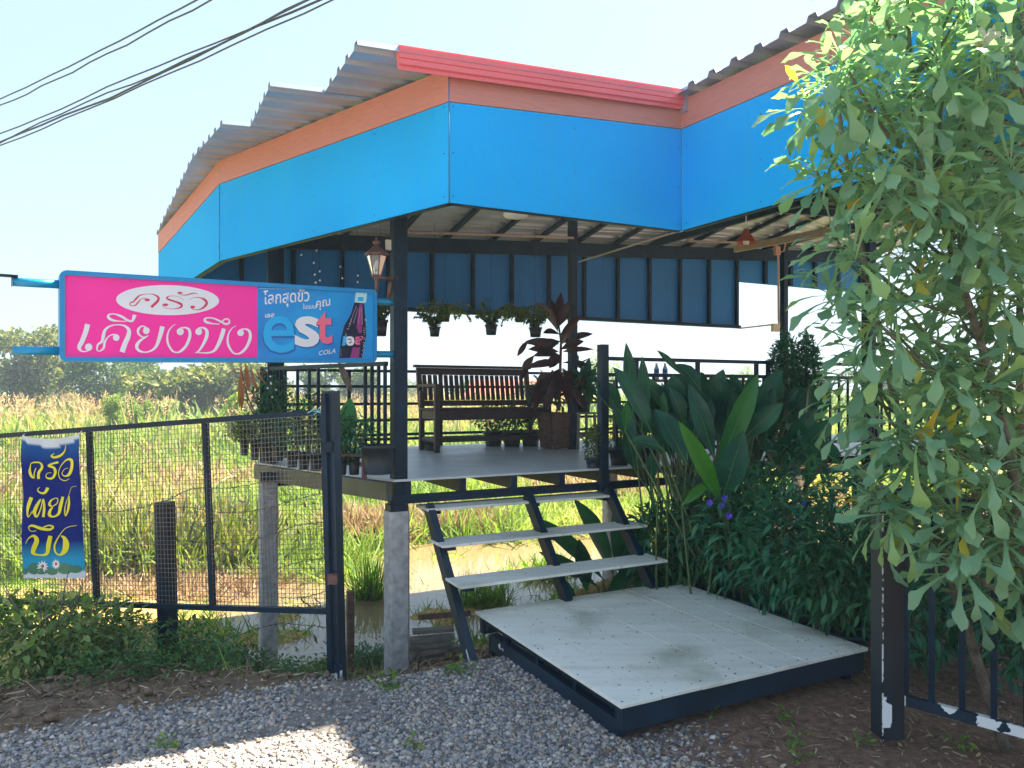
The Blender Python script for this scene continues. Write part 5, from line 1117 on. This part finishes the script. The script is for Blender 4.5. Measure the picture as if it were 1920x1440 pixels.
# ------------------------------------------------------------------ variegated shrub and weeds at the left verge
varieg = leafmat('variegated_leaf', [(0, (.04, .09, .03)), (.35, (.10, .2, .05)), (.7, (.22, .32, .09)), (1, (.50, .50, .22))], .4, .5)
sh = thing('verge_shrub', 'pale green leafy shrub below the banner at the left edge', 'shrub', P(90, 1290, 4.5))
b0s = P(90, 1285, 4.55)
stems(b0s, b0s+Vector((0, 0, .38)), (.52, .3, .42), 26, .006, bark, sh)
V, Q = LV['oval']; Lc, D = bushpts(b0s+Vector((-.05, 0, .33)), (.52, .34, .19), 1400, .2, .4); V, Q = scatter([(V, Q, frames(D, roll=rng.uniform(-.7, .7, len(Lc))), Lc, rng.uniform(.04, .085, len(Lc)))]); obj('foliage', npmesh('foliage', V, Q), varieg, sh, None, 'stuff')
sh2 = thing('verge_shrub', 'loose light green shoots right of the banner foot', 'shrub', P(215, 1290, 4.6)); b1s = P(205, 1275, 4.6)
stems(b1s, b1s+Vector((0, 0, .25)), (.25, .2, .3), 12, .004, bark, sh2); foliage('foliage', b1s+Vector((0, 0, .28)), (.26, .2, .22), 320, .06, 'oval', varieg, sh2)
sh3 = thing('creeper_bush', 'dark green creeper bush behind the bottom of the banner', 'bush', P(110, 1150, 5.4)); b1s = P(120, 1180, 5.4)
stems(b1s-Vector((0, 0, .3)), b1s, (.4, .2, .25), 12, .004, bark, sh3); foliage('foliage', b1s, (.5, .25, .2), 800, .05, 'oval', greens['mid'], sh3)
weeds = []; wl = []; items = []
pts = []
for _ in range(1500):
    X = random.uniform(-3.6, 2.3); u = random.uniform(-1.6, 3.0); v = random.uniform(3.75, 6.1)+bank(u); p = UV(u, v)
    n = noise.noise(Vector((p.x*1.3, p.y*1.3, 30)))
    if n < ((-.05 if u < 1 else .1) if v > 4.25 else (.08 if u < 1.3 else .22)): continue
    if u > 1.2 and v < 5.6: continue
    pts.append((p.x, p.y, height(p.x, p.y)))
V0, Q0 = LV['oval']; LL = []; DD = []; SS = []
for x, y, z in pts:
    hgt = random.uniform(.03, .16)*(1.3 if toUV(x, y)[1] > 4.4 else .6); k = random.randint(8, 22)
    for _ in range(k):
        s = random.random(); LL.append((x+random.gauss(0, .05), y+random.gauss(0, .05), z+hgt*s+.01)); DD.append((random.gauss(0, 1), random.gauss(0, 1), random.uniform(-.2, .9))); SS.append(random.uniform(.018, .045))
V, Q = scatter([(V0, Q0, frames(np.array(DD), roll=rng.uniform(-.5, .5, len(LL))), np.array(LL), np.array(SS))])
tag(obj('verge_weeds', npmesh('verge_weeds', V, Q), greens['mid']), kind='stuff')
pts = []; hs = []
for _ in range(5000):
    u = random.uniform(-1.6, 4.4); v = random.uniform(3.9, 6.6)+bank(u); p = UV(u, v); n = noise.noise(Vector((p.x*1.1, p.y*1.1, 50)))
    if n < .08 or v < 4.1 or (u > 1.4 and v < 5.2): continue
    pts.append((p.x, p.y, height(p.x, p.y)-.005)); hs.append(random.uniform(.05, .2)*(1 if v > 4.4 else .5))
V, Q = blades(pts, hs, 1.1, .7); tag(obj('verge_grass', npmesh('verge_grass', V, Q), greeng), kind='stuff')
# tall weeds near the posts
for i, (px, py, Y, h, lab) in enumerate(((235, 1260, 4.7, .38, 'leafy weed just left of the short black post'), (345, 1265, 4.6, .34, 'bushy weed at the foot of the short black post'), (410, 1250, 5.0, .3, 'bright green weed between the short black post and the rear concrete post'), (455, 1250, 5.3, .24, 'low broad leaved weed left of the rear concrete post'), (690, 1190, 5.9, .18, 'low green weed behind the front concrete post'))):
    b_ = P(px, py, Y); b_.z = height(b_.x, b_.y); t = thing('verge_weed', lab, 'weed', b_, 'weeds along the verge'); stems(b_, b_+Vector((0, 0, h*.6)), (.16, .12, h*.6), 9, .003, stemg, t); foliage('foliage', b_+Vector((0, 0, h*.5)), (.2, .14, h*.5), 330, .05, 'oval' if i % 2 else 'lance', greens['mid' if i % 2 else 'teal'], t)
ptsp = np.array([tuple(UV(random.uniform(2.0, 3.55), random.uniform(2.8, 4.3)**1.0, .184)) for _ in range(34)]+[tuple(UV(random.uniform(3.2, 3.6), random.uniform(3.0, 4.3), .184)) for _ in range(30)]); m = len(ptsp)
D = rng.normal(size=(m, 3)); D[:, 2] *= .05; V, Q = scatter([(*leaf(LANCE, 1, .6, .2), frames(D), ptsp, rng.uniform(.008, .03, m))]); tag(obj('fallen_leaf_bits', npmesh('fallen_leaf_bits', V, Q), strawm), kind='stuff')
# seedlings on bare soil
for i, (px, py, lab) in enumerate(((1468, 1350, 'seedling on the bare soil, just in front of the platform'), (1495, 1395, 'seedling left of the gate post foot, low on the soil'), (1622, 1400, 'bright seedling just below the foot of the right gate post'), (1500, 1428, 'seedling at the bottom edge of the picture'), (1805, 1405, 'seedling below the peeling gate rail'), (1330, 1345, 'seedling at the front edge of the platform'), (860, 1262, 'larger green seedling on the gravel by the stair foot'), (730, 1290, 'mat of small green leaves on the gravel by the concrete post'), (780, 1405, 'tiny seedling on the open gravel'), (310, 1405, 'small green tuft where the gravel meets the sunlit patch'))):
    Y = 1.6*F/(py-735)
    b_ = P(px, py, Y); b_.z = height(b_.x, b_.y) if py > 1300 else height(b_.x, b_.y); b_ = P(px, py, (CZ-b_.z)*F/(py-735)); t = thing('seedling', lab, 'seedling', b_, 'seedlings on the ground')
    big = py < 1300; stems(b_, b_+Vector((0, 0, .03)), (.03, .03, .03), 4, .0015, stemg, t); foliage('foliage', b_+Vector((0, 0, .03)), (.05 if not big else .11, .05, .03 if not big else .05), 16 if not big else 60, .036, 'oval', greens['light'], t)

# ------------------------------------------------------------------ large shrub with spoon shaped leaves at the right
SP_ = [(0, .009), (.18, .016), (.38, .03), (.56, .055), (.65, .085), (.73, .15), (.80, .205), (.86, .215), (.91, .17), (.945, .085), (.97, .04), (1, .002)]
pm = leafmat('spoon_leaf', [(0, (.13, .29, .19)), (.35, (.19, .36, .23)), (.7, (.25, .43, .25)), (.96, (.34, .52, .20)), (.985, (.5, .45, .05)), (1, (.6, .4, .03))], .42, .35, (1.25, 1.4, .8))
PM = []
for d, f_, tw in ((.6, .08, .2), (1.0, .06, -.3), (1.4, .1, .4), (1.8, .05, -.1), (2.2, .1, .5), (.3, .12, 0), (1.2, .08, -.7)):
    PM.append(leaf([(t_, .50*(w_+.016)*random.uniform(.9, 1.1)) for t_, w_ in SP_], 1.0, d, f_, .12, tw))
pms = [npmesh('leaf', *x, True) for x in PM]
for x in pms: x.materials.append(pm)
plum = thing('spoon_leaf_shrub', 'large overhanging shrub with spoon shaped pale green leaves and white flowers at the right edge', 'shrub', (2.25, 3.05, 0))
trunks = [[(2.3, 3.1, 0), (2.12, 3.0, .7), (1.95, 2.95, 1.5), (1.75, 3.0, 2.3), (1.6, 3.0, 3.0)], [(2.35, 3.0, 0), (2.2, 2.85, .8), (2.1, 2.85, 1.6), (2.05, 2.85, 2.4), (2.0, 2.9, 3.1)], [(2.2, 3.3, 0), (1.95, 3.3, .8), (1.75, 3.35, 1.5), (1.6, 3.4, 2.3), (1.5, 3.4, 2.9)], [(2.4, 3.4, 0), (2.35, 3.4, 1), (2.3, 3.35, 2), (2.3, 3.3, 3.1)]]
tcs = []
for tr_ in trunks:
    c = [Vector(p) for p in catmull(tr_, 8)]; tcs.append(c); MB().tube(c, [.024*(1-.6*i/(len(c)-1)) for i in range(len(c))], 8).part('trunk', bark, plum)
LB = [(-40, 1580), (0, 1590), (70, 1560), (130, 1520), (200, 1490), (260, 1505), (330, 1500), (380, 1560), (430, 1555), (500, 1540), (560, 1560), (620, 1590), (680, 1570), (760, 1560), (820, 1590), (900, 1600), (960, 1640), (1020, 1720), (1080, 1790), (1150, 1850), (1200, 1900)]
ros = []
def leftb(y): return np.interp(y, [a for a, _ in LB], [b for _, b in LB])
rp2 = random.Random(11)
explicit = [(1640, 908, 2.95), (1665, 545, 2.75), (1520, 195, 3.1), (1530, 320, 3.2), (1650, 60, 3.0), (1700, 20, 2.9), (1840, 150, 2.7), (1560, 540, 3.1), (1590, 760, 3.1), (1790, 960, 2.8), (1880, 1000, 2.7), (1620, 640, 3.0), (1765, 690, 2.75), (1855, 880, 2.6), (1600, 130, 3.1), (1690, 480, 2.9), (1560, 430, 3.2), (1740, 300, 2.8), (1860, 420, 2.7), (1600, 250, 3.0), (1600, 700, 3.3)]
for x, y, Y in explicit: ros.append((x, y, Y))
while len(ros) < 150:
    y = rp2.uniform(-60, 1130); x = rp2.uniform(leftb(y)+25, 1990); Y = rp2.uniform(2.65, 3.5)
    if min((math.hypot((x-a)/1, (y-b)/1) for a, b, c in ros if abs(c-Y) < .3), default=99) < 34: continue
    if y > 1000 and rp2.random() < .5: continue
    ros.append((x, y, Y))
plist = []; brm = MB(); FLW = []
for x, y, Y in ros:
    q = P(x, y, Y); best = None
    for c in tcs:
        for p in c:
            if p.z > q.z-.12: continue
            d = (q-p).length+.6*max(0, .35-(q.z-p.z))
            if best is None or d < best[0]: best = (d, p)
    p = best[1] if best else tcs[0][2]
    mid = lp(p, q, .5)+Vector((0, 0, -.10*(q-p).length)); c = [Vector(k) for k in catmull([tuple(p), tuple(mid), tuple(q)], 5)]
    MB().tube(c, [.009-.004*i/(len(c)-1) for i in range(len(c))], 6).part('branch', bark if rp2.random() < .25 else stemg, plum)
    ax = (c[-1]-c[-3]).normalized()*.6+Vector((0, 0, .5)); ax.normalize(); s0 = ax.orthogonal().normalized(); s1 = ax.cross(s0)
    nl = rp2.randint(17, 24)
    for k in range(nl):
        a = k*2.4+rp2.random()*.4; el = R(78-78*(k/nl)**.8)+rp2.uniform(-.15, .15); d = (s0*math.cos(a)+s1*math.sin(a))*math.cos(el)+ax*math.sin(el)
        if k > nl*.55: d += Vector((0, 0, -.15*rp2.random()))
        plist.append((q-ax*(.10*k/nl), d.normalized(), rp2.uniform(.17, .27)*(.75 if k < 3 else 1)))
plist = [l for l in plist if l[0].y > .5]
plist.sort(key=lambda l: l[0].y)
rest = []
for i, (p, d, s) in enumerate(plist):
    px = 960+F*p.x/p.y; Rm = frames(np.array([tuple(d)]), roll=np.array([rp2.uniform(-.5, .5)]))[0]
    if i % 1 == 0 and len([1 for _ in ()]) == 0 and px < 1960 and sum(1 for _ in ()) == 0 and plum.get('_n', 0) < 290:
        plum['_n'] = plum.get('_n', 0)+1
        M = Matrix(Rm.tolist()).to_4x4()@Matrix.Diagonal((s, s, s, 1)); M.translation = p; obj('leaf', rp2.choice(pms), None, plum, wm=M)
    else: rest.append((p, Rm, s))
del plum['_n']
items = []
for i, (V, Q) in enumerate(PM):
    sub = rest[i::len(PM)]; items.append((V, Q, np.array([r_[1] for r_ in sub]), np.array([tuple(r_[0]) for r_ in sub]), np.array([r_[2] for r_ in sub])))
V, Q = scatter(items); obj('foliage', npmesh('foliage', V, Q, True), pm, plum, None, 'stuff')
ptl = leafmat('white_petal', [(0, (.72, .70, .62)), (1, (.85, .84, .78))], .4, .5, (1, 1, .9)); 
for i, (x, y, Y) in enumerate(((1632, 12, 2.95), (1665, 8, 2.9), (1850, 72, 2.68), (1835, 84, 2.68), (1868, 88, 2.66))):
    q = P(x, y, Y); fo = obj('flower', MB().lathe(q, [(0, -.01), (.006, -.006), (.006, .006), (0, .01)], 6).mesh('flower'), flat('flower_heart%d' % i, (.6, .5, .05)), plum)
    for k in range(5):
        a = k*2*math.pi/5+i; d = Vector((math.cos(a), math.sin(a)*.8-.3, .25+.3*math.sin(a*2))); bigleaf('petal', q, q+d*.055, .042, ptl, fo, .4)
    MB().tube([q, q+Vector((.01, .01, -.12))], .003, 5).part('flower_stalk', stemg, fo)
t = thing('straw_heap', 'rough heap of dry brown stalks behind the lower leaves of the big shrub', 'straw heap', P(1865, 950, 3.2))
pts = [(P(1870, 945, 3.2)+Vector((random.gauss(0, .12), random.gauss(0, .1), random.gauss(0, .08))))[:] for _ in range(500)]
D = rng.normal(size=(500, 3)); D[:, 2] *= .6; Vb, Qb = B3[1]; V, Q = scatter([(Vb, Qb, frames(D), np.array(pts), rng.uniform(.08, .2, 500))]); obj('stalks', npmesh('stalks', V, Q), dryg, t, None, 'stuff'); MB().tube([P(1895, 1130, 3.6), P(1872, 950, 3.3)], .02, 7).part('stump', bark, t)
for i, (px, py0, py1, Y) in enumerate(((1868, 700, 1300, 3.9), (1800, 760, 1250, 4.1))):
    pass

# ------------------------------------------------------------------ trees beyond the field
crowns = [leafmat('crown_%d' % i, s, .3, .7) for i, s in enumerate(([(0, (.04, .07, .025)), (.5, (.10, .14, .045)), (1, (.26, .26, .09))], [(0, (.03, .07, .025)), (.6, (.07, .13, .04)), (1, (.14, .2, .06))], [(0, (.12, .2, .03)), (1, (.26, .36, .06))], [(0, (.06, .09, .03)), (.5, (.15, .17, .06)), (1, (.34, .28, .13))]))]
def tree(lab, px, Y, top, w, kind, ci, bot=742, n=5200, group='trees beyond the field', cat='tree', name='tree'):
    if cat == 'tree' and px < 700: Y *= .66; top -= 20 if px < 200 else 10
    x = (px-960)/F*Y; zt = CZ+(735-top)/F*Y; hw = w/2/F*Y; z0 = -.7; t = thing(name, lab, cat, (x, Y, z0), group); H = zt-z0
    lobes = []
    for k in range(17 if kind != 'acacia' else 16):
        a = random.uniform(0, 6.28); r = random.random()**.6
        if kind == 'acacia': c = Vector((x+math.cos(a)*r*hw*.85, Y+math.sin(a)*r*hw*.6, z0+H*random.uniform(.62, .9)-.15*H*r*r)); rad = (hw*.36, hw*.3, H*.085)
        else: zc = random.uniform(.3, .9); c = Vector((x+math.cos(a)*r*hw*.66, Y+math.sin(a)*r*hw*.5, z0+H*zc)); rad = (hw*random.uniform(.2, .36), hw*.3, H*random.uniform(.08, .16))
        lobes.append((c, rad))
    mb = MB(); tr_ = H*.02+.05; fk = Vector((x+random.uniform(-.3, .3), Y, z0+H*.35)); mb.tube([Vector((x, Y, z0-.2)), lp(Vector((x, Y, z0)), fk, .6)+Vector((.1, 0, 0)), fk], [tr_*1.3, tr_, tr_*.8], 7)
    for c, rad in lobes: mb.tube([fk, lp(fk, c, .5)+Vector((0, 0, -.05*H)), c], [tr_*.5, tr_*.3, tr_*.12], 5)
    mb.part('trunk', bark, t); LL = []; DD = []
    for c, rad in lobes:
        a, d = bushpts(c, rad, n//len(lobes), .2, .45); LL.append(a); DD.append(d)
    Lc = np.concatenate(LL); D = np.concatenate(DD); s = hw*.055+.06; V, Q = LV['small']; V, Q = scatter([(V, Q, frames(D, roll=rng.uniform(-1.5, 1.5, len(Lc))), Lc, rng.uniform(s*.6, s*1.5, len(Lc)))])
    obj('crown', npmesh('crown', V, Q), crowns[ci], t, None, 'stuff'); return t
tree('large brown green tree at the left edge of the picture, cut by the sign corner', 45, 68, 638, 190, 'r', 0, n=7000)
tree('tall pale tree just behind the lower left pipe of the sign', 110, 74, 622, 120, 'r', 3)
tree('dark green tree under the left part of the sign', 175, 66, 668, 150, 'r', 1)
tree('rounded tree under the middle of the pink sign half', 255, 72, 672, 150, 'r', 1)
tree('wide flat topped acacia below the right part of the pink sign half', 375, 62, 678, 300, 'acacia', 0, n=9000)
tree('low dark tree under the acacia crown', 400, 70, 705, 160, 'r', 1)
tree('olive tree right of the acacia, behind the corner column', 505, 75, 686, 130, 'r', 3)
tree('dark tree behind the balusters below the sign', 590, 72, 695, 130, 'r', 1)
tree('dark tree behind the balusters next to the front column', 680, 76, 700, 130, 'r', 1)
tree('low tree at the left side of the bench', 780, 80, 706, 120, 'r', 0)
tree('low tree hidden behind the bench slats', 880, 85, 714, 130, 'r', 1)
tree('feathery pale tree behind the newel post', 1130, 42, 655, 80, 'r', 2, n=1500)
tree('faint low tree above the table on the deck', 1325, 70, 694, 110, 'r', 3, n=2500)
tree('faint low tree right of the one above the deck table', 1385, 70, 684, 90, 'r', 2, n=2500)
tree('low hedge like tree behind the cordyline', 1000, 60, 716, 150, 'r', 1, n=3500)
tree('low tree far right beyond the railing', 1500, 66, 700, 140, 'r', 0, n=3500)
tree('low tree at the right edge beyond the big shrub', 1680, 60, 690, 220, 'r', 1, n=3500)
for px, Y, top, w, lab in ((215, 30, 742, 60, 'bright green bush rising from the reeds left of the acacia'), (262, 33, 746, 50, 'bright green bush right beside the one below the sign middle'), (440, 26, 735, 70, 'yellow green bush below the withered leaves'), (560, 30, 748, 90, 'green bush behind the left balusters'), (20, 45, 740, 70, 'dark bush at the left edge below the big tree')):
    tree(lab, px, Y, top, w, 'r', 2 if px != 20 else 1, n=2200, group='bushes in the reed field', cat='bush', name='field_bush')
# far house with red roof
hs_ = thing('far_house', 'distant low house with a red roof seen through the bench slats', 'house', (-2, 75, -.6)); x0 = (870-960)/F*75; x1 = (1085-960)/F*75
MB().box((x0+.5, x1-.5), (75, 80), (-.6, 1.2)).part('wall', mat('house_wall', (.5, .45, .38), .8), hs_)
MB().add([(x0, 74, 1.15), (x1, 74, 1.15), (x1, 81, 1.15), (x0, 81, 1.15), (x0+.6, 77.5, 2.9), (x1-.6, 77.5, 2.9)], [(0, 1, 5, 4), (1, 2, 5), (2, 3, 4, 5), (3, 0, 4), (3, 2, 1, 0)]).part('roof', mat('red_roof', (.5, .09, .05), .7), hs_)
for k in range(4): xx = x0+1.5+k*2.6; f_ = MB().box((xx, xx+1), (74.93, 74.99), (0, .9)).part('window', black, hs_)
# ------------------------------------------------------------------ hazy air
hm = bpy.data.materials.new('hazy_air'); hm.use_nodes = True; t = hm.node_tree; t.nodes.remove(t.nodes['Principled BSDF'])
pv = t.nodes.new('ShaderNodeVolumePrincipled'); pv.inputs['Color'].default_value = (.66, .84, 1, 1); pv.inputs['Density'].default_value = .0019; pv.inputs['Anisotropy'].default_value = .3
t.links.new(pv.outputs[0], t.nodes['Material Output'].inputs['Volume'])
tag(obj('haze', MB().box((-140, 140), (-30, 150), (-2.2, 10)).mesh('haze'), hm), kind='stuff')
